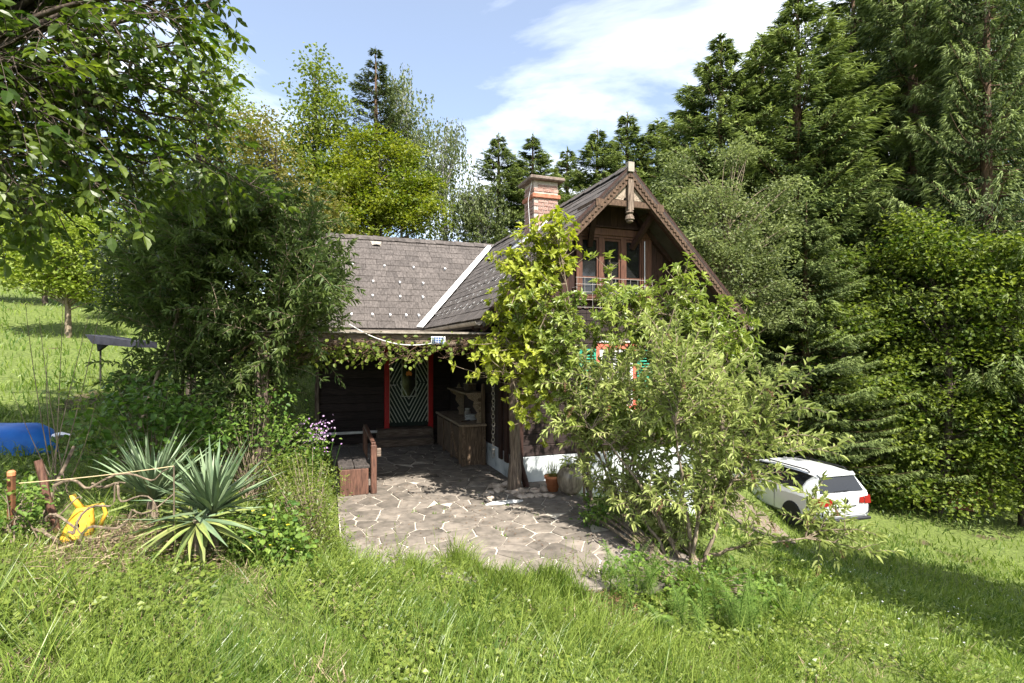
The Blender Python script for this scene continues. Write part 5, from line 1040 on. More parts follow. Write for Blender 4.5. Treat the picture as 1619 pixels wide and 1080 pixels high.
# --- arching shrubs: long shoots from one base, leaves in pairs along the outer part
def arching(name, label, base, targets, mat, bark, seed, L, W, side_n=5, side_l=.45, gap=.055, arch=.3, r0=.018, T=T_LANCE, spread=.12, leaf_from=.45, flowers=0.0, dn=.1, n_main=10):
    rng = np.random.default_rng(seed); base = np.array(base, float); base[2] = gz(base[0], base[1]); root = empty(name, base, label, 'shrub'); lines = []; P, D, N, T_ = [], [], [], []; fl = []
    def dress(cu, s0, tone, step):
        seg = np.linalg.norm(np.diff(cu, axis=0), axis=1); cum = np.r_[0, np.cumsum(seg)]; tot = cum[-1]; s = s0 * tot; flip = 0
        while s < tot:
            i = min(np.searchsorted(cum, s), len(cu) - 1); i = max(i, 1); u_ = (s - cum[i - 1]) / max(seg[i - 1], 1e-6); p = cu[i - 1] + (cu[i] - cu[i - 1]) * u_; d = unit(cu[i] - cu[i - 1]); sd = unit(np.cross(d, rng.normal(0, 1, 3)))
            for sg in (-1, 1): P.append(p); D.append(d * rng.uniform(.5, 1.0) + sd * sg + np.array((0, 0, -dn))); N.append(np.array((0, 0, 1.)) + d * .3 + rng.normal(0, .35, 3)); T_.append(np.clip(tone + rng.normal(0, .16), 0, 1))
            s += step * rng.uniform(.7, 1.3)
        for q in range(4): P.append(cu[-1]); D.append(unit(cu[-1] - cu[-2]) + rng.normal(0, .35, 3)); N.append(np.array((0, 0, 1.)) + rng.normal(0, .3, 3)); T_.append(min(1, tone + .2))
    targets = [np.asarray(t, float) for t in targets]; mains = []
    for i in rng.permutation(len(targets)):
        if len(mains) < n_main and all(np.linalg.norm(targets[i] - m_[-1]) > .6 for m_ in mains):
            b0 = base + rng.normal(0, spread, 3) * np.array((1, 1, 0)); t = b0 + (targets[i] - b0) * .8; L_ = np.linalg.norm(t - b0); mid = b0 + (t - b0) * np.array((.4, .4, 0)) + np.array((0, 0, max(.2, (t[2] - b0[2]) * .62 + arch * L_))) + rng.normal(0, .07, 3); cu = bez(b0, mid, t, 14) + np.r_[np.zeros((1, 3)), np.cumsum(rng.normal(0, .014, (13, 3)), 0)]; mains.append(cu); lines.append((cu, np.linspace(r0 * 1.7, .006, 14)))
    nodes = np.concatenate([m_[3:13] for m_ in mains])
    for t in targets:
        cst = np.linalg.norm(nodes - t, axis=1) + 1.3 * np.maximum(0, nodes[:, 2] - t[2] + .15) + np.where(np.linalg.norm(nodes - t, axis=1) < .3, 1, 0); b0 = nodes[np.argmin(cst)]; L_ = np.linalg.norm(t - b0)
        mid = b0 + (t - b0) * .5 + np.array((0, 0, arch * L_)) + rng.normal(0, .08, 3) * L_; cu = bez(b0, mid, t, 12) + np.r_[np.zeros((1, 3)), np.cumsum(rng.normal(0, .008, (11, 3)), 0)]
        lines.append((cu, np.linspace(r0 * .45, .003, 12))); tone = rng.uniform(.2, .7); dress(cu, leaf_from, tone, gap)
        for k in range(side_n):
            i = rng.integers(int(12 * leaf_from), 12); d = unit(cu[i] - cu[i - 1]) * .7 + rng.normal(0, .55, 3) + np.array((0, 0, .25)); ll = side_l * rng.uniform(.4, 1.2); e_ = cu[i] + unit(d) * ll; c2 = bez(cu[i], (cu[i] + e_) / 2 + np.array((0, 0, .08 * ll)), e_ + np.array((0, 0, -.08 * ll)), 6); lines.append((c2, np.linspace(.006, .002, 6))); dress(c2, .15, tone, gap)
            if rng.random() < flowers: fl.append((c2[-1], c2[-1] - c2[-2]))
    v, f = tubes_np(lines, 4); mesh_np('stems', v, f, bark, root, off=base, smooth=True); n_ = len(P); s = rng.uniform(.6, 1.2, n_)
    v, f = leaves(P, D, N, L * s, W * s, T); mesh_np('foliage', v, f, mat, root, np.repeat(T_, len(T[1])), off=base)
    for p, d in fl:
        d = unit(d + np.array((0, 0, -.1))); q = np.linspace(0, 1, 60); l_ = rng.uniform(.10, .17); pp = p + d * (q * l_)[:, None] + rng.normal(0, .008, (60, 3)); v, f = leaves(pp, rng.normal(0, 1, (60, 3)), rng.normal(0, 1, (60, 3)), .016, .012, T_DIA); mesh_np('dry_flower', v, f, M['l_buddflower'], root, rng.random(len(f)), off=base)
    return root
rng = np.random.default_rng(91)
# left big shrub over the porch corner
tg = []
while len(tg) < 225:
    px, py = rng.uniform(200, 580), rng.uniform(280, 650)
    e = ((px - 372 - max(0, py - 400) * .15) / 178) ** 2 + ((py - 445) / 165) ** 2
    if e < 1.0 and not (py > 600 and px > 330): tg.append(at(px, py, 8.3 + rng.normal(0, .55) - .5 * (1 - e)))
for k in range(34): tg.append(at(rng.uniform(195, 440), rng.uniform(560, 680), 8.0 + rng.normal(0, .3)))
arching('butterfly_bush', 'huge green bush with shade-darkened leaves billowing over the left end of the porch', at(320, 680, 8.6), tg, M['l_budd_shaded'], M['bark_light'], 92, .125, .033, side_n=7, side_l=.55, gap=.055, arch=.12, r0=.022, spread=.35, leaf_from=.2, n_main=14)
# right front butterfly bush
tg = []
while len(tg) < 150:
    px, py = rng.uniform(880, 1260), rng.uniform(505, 850)
    e = ((px - 1050) / 185) ** 2 + ((py - 685) / 170) ** 2
    if e < 1.0 and (py > 560 or px > 1010) and not (px < 915 and py > 705) and not (px < 1010 and py > 790) and not (950 < px < 1120 and 690 < py < 745 and rng.random() < .7): tg.append(at(px, py, 6.3 + 1.15 * np.clip((1060 - px) / 110, 0, 1) + rng.normal(0, .3)))
for q in ((1330, 700), (1300, 690), (1260, 700), (1250, 640), (1395, 860), (1370, 850), (1340, 870), (1310, 830), (1280, 800), (1300, 760), (1230, 590), (1290, 580), (1390, 880), (1240, 750), (1350, 840), (1200, 860), (1180, 830)): tg.append(at(*q, 5.9 + rng.normal(0, .3)))
arching('butterfly_bush', 'grey-green butterfly bush with arching shoots in front of the gable and car', at(1090, 880, 6.2), tg, M['l_budd'], M['bark_light'], 93, .105, .029, side_n=5, side_l=.36, gap=.06, arch=.10, r0=.016, spread=.2, leaf_from=.2, flowers=.10, n_main=11)
bs = at(1085, 880, 6.25); bs[2] = gz(bs[0], bs[1])
# --- bright whorled-leaf shrub in front of the gable
def whorled(name, label, base, targets, mat, seed, L, W, per=9, T=T_OVAL, whorls=3, cat='shrub', dr=.15, n_main=7):
    rng = np.random.default_rng(seed); base = np.array(base, float); base[2] = gz(base[0], base[1]); root = empty(name, base, label, cat); lines = []; P, D, N, T_ = [], [], [], []
    targets = [np.asarray(t, float) for t in targets]; order = sorted(range(len(targets)), key=lambda i: -np.linalg.norm(targets[i] - base)); mains = []
    for i in order:
        if len(mains) < n_main and all(np.linalg.norm(targets[i] - m_[-1]) > .35 for m_ in mains):
            t = targets[i]; mid = base + (t - base) * np.array((.35, .35, .6)) + rng.normal(0, .08, 3); cu = bez(base + rng.normal(0, .10, 3) * np.array((1, 1, 0)), mid, t, 14); mains.append(cu); lines.append((cu, np.linspace(.022, .005, 14)))
    nodes = np.concatenate([m_[4:13] for m_ in mains])
    for t in targets:
        cst = np.linalg.norm(nodes - t, axis=1) + 1.2 * np.maximum(0, nodes[:, 2] - t[2] + .12); a_ = nodes[np.argmin(cst)]; L_ = np.linalg.norm(t - a_) + 1e-3
        mid = (a_ + t) / 2 + rng.normal(0, .08, 3) * L_ - np.array((0, 0, .06 * L_)); cu = bez(a_, mid, t, 10); lines.append((cu, np.linspace(.004 + .004 * L_, .003, 10))); tone = rng.uniform(.25, .85)
        ends = [(cu[-1], unit(cu[-1] - cu[-2]))]
        for k in range(whorls): i = rng.integers(3, 10); d = unit(unit(cu[i] - cu[i - 1]) * .5 + rng.normal(0, .5, 3) + np.array((0, 0, .45))); ll = rng.uniform(.12, .38); e_ = cu[i] + d * ll; lines.append((bez(cu[i], (cu[i] + e_) / 2 - np.array((0, 0, .02)), e_, 5), np.linspace(.006, .003, 5))); ends.append((e_, d))
        for p, d in ends:
            a_ = unit(np.cross(d, (.3, .5, .2))); b_ = np.cross(d, a_)
            for k in range(per):
                an = k * 2.4 + rng.normal(0, .2); o = a_ * math.cos(an) + b_ * math.sin(an); P.append(p - d * rng.uniform(0, .07)); D.append(o + d * rng.uniform(.2, .9) + np.array((0, 0, -dr))); N.append(d + np.array((0, 0, .6)) + rng.normal(0, .2, 3)); T_.append(np.clip(tone + rng.normal(0, .12), 0, 1))
    v, f = tubes_np(lines, 5); mesh_np('stems', v, f, M['bark_light'], root, off=base, smooth=True); n_ = len(P); s = rng.uniform(.6, 1.15, n_); v, f = leaves(P, D, N, L * s, W * s, T); mesh_np('foliage', v, f, mat, root, np.repeat(T_, len(T[1])), off=base)
    return root
tg = []
def poly_in(px, py, P):
    c = False
    for i in range(len(P)):
        (x1, y1), (x2, y2) = P[i], P[i - 1]
        if (y1 > py) != (y2 > py) and px < (x2 - x1) * (py - y1) / (y2 - y1) + x1: c = not c
    return c
PM = [(800, 500), (830, 450), (930, 470), (1010, 470), (1080, 445), (1130, 475), (1190, 480), (1185, 570), (1120, 640), (1090, 700), (1000, 715), (930, 690), (870, 680), (850, 560)]
while len(tg) < 185:
    px, py = rng.uniform(790, 1200), rng.uniform(430, 720)
    if poly_in(px, py, PM): tg.append(at(px, py, 7.7 + rng.normal(0, .28)))
tg += [at(965, 425, 7.9), at(1080, 440, 7.8), at(1240, 640, 7.0), at(1225, 690, 7.0)]
whorled('magnolia_shrub', 'fresh green shrub with whorled leaves in front of the gable wall', at(985, 770, 7.7), tg, M['l_magn'], 94, .115, .040, per=10, whorls=6)
tg = []
PL = [(745, 590), (770, 520), (790, 470), (805, 395), (850, 365), (880, 350), (895, 380), (905, 400), (900, 425), (880, 440), (850, 500), (870, 600), (850, 690), (830, 690), (810, 600), (770, 600)]
while len(tg) < 150:
    px, py = rng.uniform(740, 960), rng.uniform(345, 700)
    if poly_in(px, py, PL): tg.append(at(px, py, 7.9 + rng.normal(0, .2)))
whorled('elder_shrub', 'bright yellow-green shrub climbing past the left rake of the gable', at(935, 765, 8.3), tg, M['l_lime'], 95, .105, .062, per=9, whorls=4, n_main=5)
# --- vine on the porch beam
rng = np.random.default_rng(96); v0 = hw(-2.4, -5.5, 2.4); vine = empty('climbing_vine', hw(-4.0, -5.45, 0.3), 'leafy vine and dry tendrils hanging along the porch beam', 'vine'); vo = hw(-4.0, -5.45, 0.3); lines = []; P, D, N, T_ = [], [], [], []
for k in range(130):
    a_ = rng.uniform(-4.0, -.5); z0 = 2.50 + rng.uniform(-.1, .12); q = [hw(a_, -5.55 + rng.normal(0, .04), z0)]; dirn = rng.choice([-1, 1])
    for i in range(6): q.append(hw(a_ + dirn * .09 * (i + 1) + rng.normal(0, .03), -5.55 + rng.normal(0, .05), z0 - .03 * i + rng.normal(0, .03) - .10 * (i / 5) ** 2))
    lines.append((np.array(q), np.full(7, .004)))
    dens = .6 if a_ < -1.9 else .30 if a_ < -1.1 else .10
    if rng.random() < dens:
        for p in q[1:]:
            for r_ in range(2): P.append(p + rng.normal(0, .05, 3)); D.append(rng.normal(0, .8, 3) + np.array((0, 0, -.7))); N.append(np.array((0, -.8, .6)) + rng.normal(0, .35, 3)); T_.append(rng.random())
lines.append((np.array([vo, hw(-4.0, -5.5, 1.5), hw(-3.7, -5.5, 2.4), hw(-2.0, -5.52, 2.5), hw(-.6, -5.5, 2.52)]), np.array((.03, .025, .02, .015, .01))))
v, f = tubes_np(lines, 4); mesh_np('stems', v, f, M['rust'] if False else M['bark_red'], vine, off=vo); v, f = leaves(P, D, N, rng.uniform(.05, .09, len(P)), .06, T_OVAL); mesh_np('foliage', v, f, M['l_oak'], vine, np.repeat(T_, 3), off=vo)
# --- sapling stems at the left and brambles
def leafy_bush(name, label, base, lobes, n, per, cr, L, W, mat, seed, cat='bush', flat=.7, T=T_OVAL, up=.8, droop=.2):
    rng = np.random.default_rng(seed); base = np.array(base, float); base[2] = gz(base[0], base[1]); root = empty(name, base, label, cat); ws = np.array([q[2] for q in lobes]); ws = ws / ws.sum()
    C = np.concatenate([ellip_pts(rng, max(1, int(n * w)), q[0], q[1], .2) for w, q in zip(ws, lobes)]); C = C[C[:, 2] > ground(C[:, 0], C[:, 1]) + .03]
    lines = [(bez(base + rng.normal(0, .08, 3) * (1, 1, 0), (base + c) / 2 + (0, 0, .15), c, 5), np.linspace(.007, .002, 5)) for c in C[::2]]; v, f = tubes_np(lines, 4); mesh_np('stems', v, f, M['bark_light'], root, off=base)
    P, D, N, LL, WW, t = clump_leaves(rng, C, per, cr, flat, L, W, droop, up); v, f = leaves(P, D, N, LL, WW, T); mesh_np('foliage', v, f, mat, root, np.repeat(t, len(T[1])), off=base)
    return root
leafy_bush('bramble_bush', 'broad-leaved bramble thicket behind the left yucca', at(240, 720, 6.6), [lobe(240, 640, 6.6, 70, 55), lobe(170, 690, 6.3, 60, 45), lobe(300, 680, 6.6, 60, 45)], 150, 8, .09, .085, .06, M['l_bramble'], 71)
leafy_bush('bramble_bush', 'dark leafy thicket under the big bush beside the porch', at(400, 700, 7.2), [lobe(400, 670, 7.2, 80, 50), lobe(460, 700, 7.0, 50, 45), lobe(340, 690, 7.0, 50, 40)], 170, 9, .09, .06, .04, M['l_weed'], 72)
leafy_bush('celandine_clump', 'lush green weed clump with small yellow flowers right of the yuccas', at(420, 860, 5.2), [lobe(415, 840, 5.2, 55, 45), lobe(450, 870, 5.1, 40, 35)], 130, 9, .06, .06, .045, M['l_weed'], 73, 'weeds')
leafy_bush('weed_bank', 'pale green frothy bedstraw growing along the left edge of the patio', at(495, 830, 6.0), [lobe(480, 790, 6.3, 55, 50), lobe(500, 840, 5.9, 38, 55), lobe(460, 745, 6.8, 50, 45), lobe(505, 770, 6.9, 30, 40), lobe(525, 870, 5.6, 28, 35), lobe(480, 880, 5.5, 50, 30)], 420, 26, .06, .04, .011, M['l_cover'], 74, 'weeds', T=T_BLADE, up=.4)
leafy_bush('weed_bank', 'low green weeds at the foot of the right butterfly bush', at(1100, 930, 5.4), [lobe(1100, 930, 5.4, 80, 40), lobe(1000, 900, 5.7, 40, 30), lobe(955, 815, 7.2, 35, 22), lobe(1180, 940, 5.2, 60, 40)], 240, 10, .06, .06, .035, M['l_weed'], 75, 'weeds')
leafy_bush('ivy_clump', 'dark green leaves crowding round the rusty post at far left', at(20, 820, 4.6), [lobe(20, 810, 4.6, 35, 55), lobe(50, 780, 5.0, 30, 30)], 70, 8, .05, .05, .035, M['l_weed'], 76, 'weeds')
rng = np.random.default_rng(33); sb = ground_pt(90, 730, 5.6); sap = empty('sapling', sb, 'bare leggy sapling with few leaves rising in front of the blue boat', 'sapling'); lines = []; P, D, N = [], [], []
for q in ((40, 480), (62, 500), (100, 470), (140, 500), (160, 480), (20, 620), (150, 640), (75, 560)):
    t = at(*q, 5.6 + rng.normal(0, .2)); cu = bez(sb + rng.normal(0, .06, 3) * (1, 1, 0), (sb + t) / 2 + rng.normal(0, .08, 3), t, 9); lines.append((cu, np.linspace(.007, .002, 9)))
for q in ((110, 605), (125, 622), (95, 600), (130, 640), (140, 608), (105, 628)):
    c = at(*q, 5.5)
    for k in range(7): P.append(c + rng.normal(0, .05, 3)); D.append(rng.normal(0, 1, 3) * (1, 1, .2)); N.append(np.array((0, 0, 1)) + rng.normal(0, .2, 3))
v, f = tubes_np(lines, 5); mesh_np('stems', v, f, M['bark_light'], sap, off=sb, smooth=True); v, f = leaves(P, D, N, .085, .032, T_LANCE); mesh_np('foliage', v, f, M['l_magn'], sap, rng.random(len(f)), off=sb)
# purple flowers by the bench
fb = at(503, 760, 7.6); fb[2] = gz(fb[0], fb[1]); flw = empty('purple_flowers', fb, 'cluster of pale purple flowers beside the bench', 'flowers'); c = at(503, 685, 7.6); n_ = 150; P = c + rng.normal(0, 1, (n_, 3)) * np.array((.13, .08, .11)); v, f = leaves(P, rng.normal(0, 1, (n_, 3)), np.array((0, -.6, .8)) + rng.normal(0, .5, (n_, 3)), .030, .028, T_DIA); mesh_np('petals', v, f, M['l_flower'], flw, rng.random(len(f)), off=fb)['kind'] = 'stuff'
v, f = tubes_np([(bez(fb + rng.normal(0, .05, 3) * (1, 1, 0), (fb + p) / 2, p, 5), np.full(5, .003)) for p in P[::9]], 4); mesh_np('stems', v, f, M['l_weed'], flw, off=fb); P2 = fb + (c - fb) * rng.random((160, 1)) + rng.normal(0, .09, (160, 3)); v, f = leaves(P2, rng.normal(0, 1, (160, 3)), np.array((0, 0, 1)) + rng.normal(0, .4, (160, 3)), .06, .02, T_LANCE); mesh_np('foliage', v, f, M['l_weed'], flw, rng.random(len(f)), off=fb)
# horsetail / fern clumps
def feathery(px, py, d, label, n, h, seed, lean=(0, 0)):
    rng = np.random.default_rng(seed); b = ground_pt(px, py, d); root = empty('horsetail_clump', b, label, 'horsetail', 0, 'horsetails'); lines = []; P, D, N, LL = [], [], [], []
    for k in range(n):
        p0 = b + rng.normal(0, .12, 3) * (1, 1, 0); hh = h * rng.uniform(.6, 1.1); e_ = p0 + np.array((lean[0] + rng.normal(0, .12), lean[1] + rng.normal(0, .12), hh)); cu = bez(p0, p0 + np.array((0, 0, hh * .6)), e_, 26); lines.append((cu, np.linspace(.006, .002, 26)))
        for i in range(4, 26):
            for j in range(9): an = j * .698 + i; P.append(cu[i]); D.append(np.array((math.cos(an), math.sin(an), .35))); N.append(np.array((0, 0, 1.))); LL.append(.13 * (1.12 - i / 26) * rng.uniform(.8, 1.1))
    v, f = tubes_np(lines, 4); mesh_np('stems', v, f, M['l_fern'], root, off=b); v, f = leaves(P, D, N, np.array(LL), .0045, T_DIA); mesh_np('whorls', v, f, M['l_fern'], root, rng.random(len(f)), off=b)
feathery(1020, 930, 5.2, 'feathery horsetails standing at the right front corner of the patio', 9, .62, 81, (-.05, 0)); feathery(1160, 985, 4.6, 'feathery horsetails below the butterfly bush', 9, .5, 82); feathery(1240, 940, 5.0, 'feathery horsetails right of the butterfly bush stems', 7, .42, 83); feathery(1075, 1000, 4.6, 'short horsetails in the front grass below the patio corner', 7, .4, 84)

# ------------------------------------------------------------------ grass, ground cover, litter (uncountable)
rng = np.random.default_rng(200)
def vis_pts(n, rmin, rmax, half=52, power=1.0):
    r = rmin * (rmax / rmin) ** (rng.random(n) ** power); th = R(rng.uniform(-half, half, n)) if False else np.radians(rng.uniform(-half, half, n)); return r * np.sin(th), r * np.cos(th), r
def free_of(x, y, g=.0):
    a_, b_ = to_house(x, y); ok = in_patio(a_, b_) > g
    ok &= ~((a_ > -3.5) & (a_ < 4.0) & (b_ > -5.1) & (b_ < 5.2)) ; ok &= ~((a_ > -3.1) & (a_ <= .1) & (b_ > -5.2) & (b_ < .2))
    px_, py_ = x - car.location.x, y - car.location.y; cx_ = px_ * math.cos(CA) + py_ * math.sin(CA); cy_ = -px_ * math.sin(CA) + py_ * math.cos(CA)
    ok &= ~((abs(cx_) < .9) & (cy_ > 0) & (cy_ < 4.5))
    q = (x - c_road[0]) * nrm[0] + (y - c_road[1]) * nrm[1]; s = (x - c_road[0]) * dirc[0] + (y - c_road[1]) * dirc[1]; ok &= ~((abs(q) < .7) & (s > 0) & (s < 7)) | (rng.random(len(x)) < .15)
    return ok
c_road = c_
def patch(x, y, s, ph): return .5 + .5 * np.sin(x * s + ph) * np.sin(y * s * 1.13 + ph * 2.1) * .6 + .2 * np.sin(x * s * 2.7 + y * s * 1.9 + ph)
def blades(n, rmin, rmax, name, label, h0, w0, seed, mat, bend=.5, half=52, sel=None):
    x, y, r = vis_pts(n, rmin, rmax, half); k = free_of(x, y, -.02); 
    if sel is not None: k &= sel(x, y)
    x, y, r = x[k], y[k], r[k]; n = len(x); z = ground(x, y) - .015
    h = h0(x, y, r) * rng.uniform(.5, 1.3, n); w = w0 * (1 + r * .22) * rng.uniform(.7, 1.3, n); az = rng.uniform(0, 6.283, n); wind = 2.2 * np.sin(x * 1.1 + .7 * y) + 1.1 * np.sin(y * 2.3); bz_ = bend * rng.uniform(.2, 1.5, n) * h
    ww_ = .15 + .45 * np.clip(patch(x, y, 1.9, 5) - .45, 0, 1); dx, dy = np.cos(az) * .85 + np.cos(wind) * ww_, np.sin(az) * .85 + np.sin(wind) * ww_
    sx, sy = -np.sin(az + 1.1), np.cos(az + 1.1); V = np.empty((n, 7, 3))
    for i, (t, ww) in enumerate(((0, 1.0), (.45, .85), (.8, .5))):
        cx_, cy_, cz_ = x + dx * bz_ * t * t, y + dy * bz_ * t * t, z + h * (t - .22 * bend * t * t)
        V[:, 2 * i] = np.c_[cx_ - sx * w * ww / 2, cy_ - sy * w * ww / 2, cz_]; V[:, 2 * i + 1] = np.c_[cx_ + sx * w * ww / 2, cy_ + sy * w * ww / 2, cz_]
    V[:, 6] = np.c_[x + dx * bz_, y + dy * bz_, z + h * (1 - .3 * bend)]
    F3 = np.array([(0, 1, 3), (0, 3, 2), (2, 3, 5), (2, 5, 4), (4, 5, 6)]); Fc = (F3[None] + (np.arange(n) * 7)[:, None, None]).reshape(-1, 3)
    tint = np.clip(patch(x, y, 1.1, 3) * .6 + rng.normal(.12, .22, n), 0, 1)
    o = mesh_np(name, V.reshape(-1, 3), Fc, mat, tint=np.repeat(tint, 5)); return tag(o, label, 'grass', kind='stuff')
def hgt(x, y, r): 
    a_, b_ = to_house(x, y); return np.where((x > 2.2) & (y > 4), .12, .20) * (.35 + 1.2 * patch(x, y, 1.3, 1) ** 1.3) * np.where(x < -7, 1.3, 1.0)
blades(83000, 1.7, 11, 'meadow_grass', 'long green grass covering the foreground slope', hgt, .0042, 201, M['l_grass'], .75)
blades(32000, 9, 48, 'meadow_grass', 'sunlit meadow grass on the hillside and beyond the car', lambda x, y, r: .16 + .05 * patch(x, y, .5, 2) + .002 * r, .0055, 202, M['l_grass'], .6)
blades(60000, 7, 19, 'meadow_grass', 'short lush grass of the right meadow around the car', lambda x, y, r: .13 + .05 * patch(x, y, 1.1, 2), .0050, 204, M['l_grass'], .6, 52, lambda x, y: x > .45 * y)
# taller clumps at the patio edge
def edge_sel(x, y):
    a_, b_ = to_house(x, y); d = in_patio(a_, b_); return (d < .7) & (b_ < -6.6) & (rng.random(len(x)) < np.clip(patch(x, y, 3.6, 4) * 1.4 - .35, .05, 1))
blades(90000, 4.5, 8.2, 'edge_grass', 'tall seeding grass along the front edge of the patio', lambda x, y, r: .36 * (.15 + 1.1 * patch(x, y, 3.6, 4) ** 2), .0040, 203, M['l_grass'], .5, 30, edge_sel)
# ground cover leaves
x, y, r = vis_pts(52000, 1.8, 9.5); k = free_of(x, y, .02) & (patch(x, y, 1.5, 7) > .42); x, y, r = x[k], y[k], r[k]; n_ = len(x)
P = np.c_[x, y, ground(x, y) + rng.uniform(.01, .13, n_)]; D = np.c_[rng.normal(0, 1, (n_, 2)), rng.normal(0, .25, n_)]; N = np.array((0, -.15, 1.)) + rng.normal(0, .35, (n_, 3)); s = rng.uniform(.6, 1.3, n_) * (.85 + .05 * r)
v, f = leaves(P, D, N, .036 * s, .032 * s, T_DIA); tag(mesh_np('ground_cover', v, f, M['l_cover'], tint=np.clip(rng.normal(.5, .25, n_), 0, 1)), 'low leafy ground cover among the foreground grass', 'ground cover', kind='stuff')
# straw and litter under the yuccas
n_ = 3000; q = at(215, 850, 4.8); x, y = q[0] + rng.normal(0, .42, n_), q[1] + rng.normal(0, .30, n_); P = np.c_[x, y, ground(x, y) + rng.uniform(.01, .14, n_) * np.exp(-((x - q[0]) / .5) ** 2)]
v, f = leaves(P, np.c_[rng.normal(0, 1, (n_, 2)), rng.normal(-.1, .25, n_)], np.array((0, 0, 1.)) + rng.normal(0, .4, (n_, 3)), rng.uniform(.10, .30, n_), rng.uniform(.004, .014, n_), T_BLADE); tag(mesh_np('straw', v, f, M['l_straw'], tint=np.repeat(rng.random(n_), 2)), 'dry straw and dead yucca leaves heaped under the yuccas', 'straw', kind='stuff')
n_ = 5200; x, y = rng.uniform(-3.4, 2.2, n_), rng.uniform(5.2, 13.5, n_); a_, b_ = to_house(x, y); k = (in_patio(a_, b_) < .05) & (rng.random(n_) < np.clip(.12 + .55 * (patch(x, y, 2.3, 9) > .62) + .25 * (a_ > -.2), 0, 1)) ; q = at(985, 945, 5.2); x, y = np.r_[x[k], q[0] + rng.normal(0, .3, 700)], np.r_[y[k], q[1] + rng.normal(0, .22, 700)]; a_, b_ = to_house(x, y); inp = in_patio(a_, b_) < 0; n_ = len(x)
P = np.c_[x, y, np.where(inp, PZ + .012, ground(x, y) + .03)]; v, f = leaves(P, np.c_[rng.normal(0, 1, (n_, 2)), rng.normal(0, .05, n_)], np.array((0, 0, 1.)) + rng.normal(0, .12, (n_, 3)), rng.uniform(.015, .04, n_), rng.uniform(.008, .02, n_), T_DIA); tag(mesh_np('leaf_litter', v, f, M['l_litter'], tint=rng.random(n_)), 'brown dead leaves scattered over the paving', 'leaf litter', kind='stuff')
# small flowers in the meadow
x, y, r = vis_pts(500, 5, 16); k = free_of(x, y, .1) & (x > 4); x, y = x[k], y[k]; n_ = len(x); P = np.c_[x, y, ground(x, y) + rng.uniform(.12, .22, n_)]; v, f = leaves(P, rng.normal(0, 1, (n_, 3)) * (1, 1, .2), np.array((0, 0, 1.)) + rng.normal(0, .3, (n_, 3)), .022, .022, T_DIA); tag(mesh_np('seed_heads', v, f, M['white_paint']), 'scattered white seed heads in the right meadow', 'seed heads', kind='stuff')

rng = np.random.default_rng(301)
x, y, r = vis_pts(2600, 2.2, 7.5); k = free_of(x, y, .05) & (patch(x, y, 2.1, 2) > .5); x, y = x[k], y[k]; lines = []; Ps = []
zg = ground(x, y); n_ = len(x); hh = rng.uniform(.25, .5, n_); ln_x, ln_y = rng.normal(0, .08, n_), rng.normal(0, .08, n_)
for i in range(n_): lines.append((np.array(((x[i], y[i], zg[i]), (x[i] + ln_x[i] * .4, y[i] + ln_y[i] * .4, zg[i] + hh[i] * .6), (x[i] + ln_x[i], y[i] + ln_y[i], zg[i] + hh[i]))), np.array((.0018, .0015, .001))))
v1, f1 = tubes_np(lines, 3); q = rng.random((n_, 14)); P = np.stack([x[:, None] + ln_x[:, None] * (1 - .25 * q), y[:, None] + ln_y[:, None] * (1 - .25 * q), zg[:, None] + hh[:, None] * (1.02 - .25 * q)], -1).reshape(-1, 3) + rng.normal(0, .006, (n_ * 14, 3))
v2, f2 = leaves(P, rng.normal(0, .5, (n_ * 14, 3)) + np.array((0, 0, 1.)), rng.normal(0, 1, (n_ * 14, 3)), .018, .005, T_DIA); tag(mesh_np('seeding_grass', np.concatenate([v1, v2]), np.concatenate([f1, f2 + len(v1)]), M['l_grass'], tint=np.r_[np.full(len(f1), .6), rng.uniform(.5, 1, len(f2))]), 'thin seeding grass stalks standing above the front meadow', 'grass', kind='stuff')

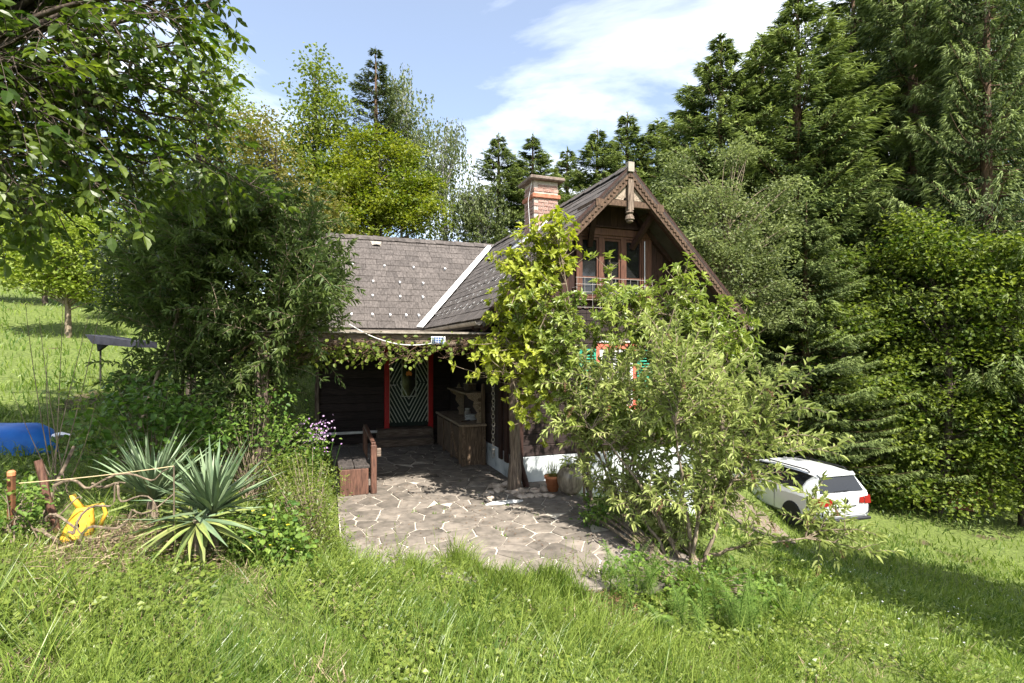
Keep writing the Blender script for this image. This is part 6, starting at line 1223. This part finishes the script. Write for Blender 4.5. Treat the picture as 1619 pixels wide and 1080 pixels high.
def tufts(n, rmin, rmax, cond, name, label, mat, h, w, per, bend):
    x, y, r = vis_pts(n, rmin, rmax); k = free_of(x, y, .03) & cond(x, y); x, y = x[k], y[k]; x, y = np.repeat(x, per) + rng.normal(0, .035, len(x) * per), np.repeat(y, per) + rng.normal(0, .035, len(y) * per); n = len(x)
    P = np.c_[x, y, ground(x, y) - .01]; az = rng.uniform(0, 6.283, n); D = np.c_[np.cos(az) * bend, np.sin(az) * bend, np.ones(n)] + rng.normal(0, .2, (n, 3)); s_ = rng.uniform(.5, 1.3, n)
    N = np.c_[-np.cos(az), -np.sin(az), np.full(n, bend)] + rng.normal(0, .2, (n, 3)); v, f = leaves(P, D, N, h * s_, w * s_, T_BLADE); tag(mesh_np(name, v, f, mat, tint=np.repeat(rng.random(n), 2)), label, name.replace('_', ' '), kind='stuff')
tufts(2300, 1.9, 8, lambda x, y: patch(x, y, 2.9, 6) > .52, 'dry_grass', 'matted straw coloured dead grass in the front meadow', M['l_straw'], .17, .005, 8, 1.6)
tufts(900, 2.0, 9, lambda x, y: patch(x, y, 1.7, 8) > .5, 'broad_weeds', 'broad-leaved weeds growing in the front meadow', M['l_weed'], .065, .028, 9, 1.5)
tufts(520, 2.0, 8, lambda x, y: patch(x, y, 1.4, 3) > .55, 'coarse_grass', 'coarse long-bladed grass tufts in the front meadow', M['l_grass'], .36, .007, 16, .8)
# weeds in the paving joints
x, y = rng.uniform(-3.2, 2.0, 900), rng.uniform(5.2, 10.5, 900); a_, b_ = to_house(x, y); dd = np.sort(np.hypot(S[:, 0][None] - a_[:, None], S[:, 1][None] - b_[:, None]), axis=1); k = (in_patio(a_, b_) < -.02) & (dd[:, 1] - dd[:, 0] < .025) & (rng.random(900) < np.clip((-b_ - 4) / 6, .1, 1)); x, y = np.repeat(x[k], 9), np.repeat(y[k], 9); n_ = len(x)
P = np.c_[x + rng.normal(0, .02, n_), y + rng.normal(0, .02, n_), np.full(n_, PZ - .01)]; v, f = leaves(P, rng.normal(0, .6, (n_, 3)) + np.array((0, 0, .8)), rng.normal(0, 1, (n_, 3)), rng.uniform(.02, .06, n_), .010, T_BLADE); tag(mesh_np('joint_weeds', v, f, M['l_weed'], tint=np.repeat(rng.random(n_), 2)), 'tiny weeds growing in the paving joints', 'weeds', kind='stuff')

for ob in [o for o in COL.objects if o.name.startswith('celandine_clump')]:
    q = np.array([at(px_, py_, 5.05) for px_, py_ in ((430, 822), (440, 845), (412, 835), (400, 808), (455, 830), (428, 862), (395, 850), (462, 868), (418, 815), (446, 880))]); n_ = 5
    P = np.repeat(q, n_, 0); az = np.tile(np.arange(n_) * 6.283 / n_, len(q)); D = np.c_[np.cos(az), np.sin(az) * .7, np.full(len(az), .25)]; v, f = leaves(P, D, np.tile((0, -.5, 1.), (len(P), 1)), .017, .014, T_DIA)
    mesh_np('yellow_petals', v, f, M['l_yellow'], ob, np.full(len(f), .5), off=ob.location)['kind'] = 'stuff'
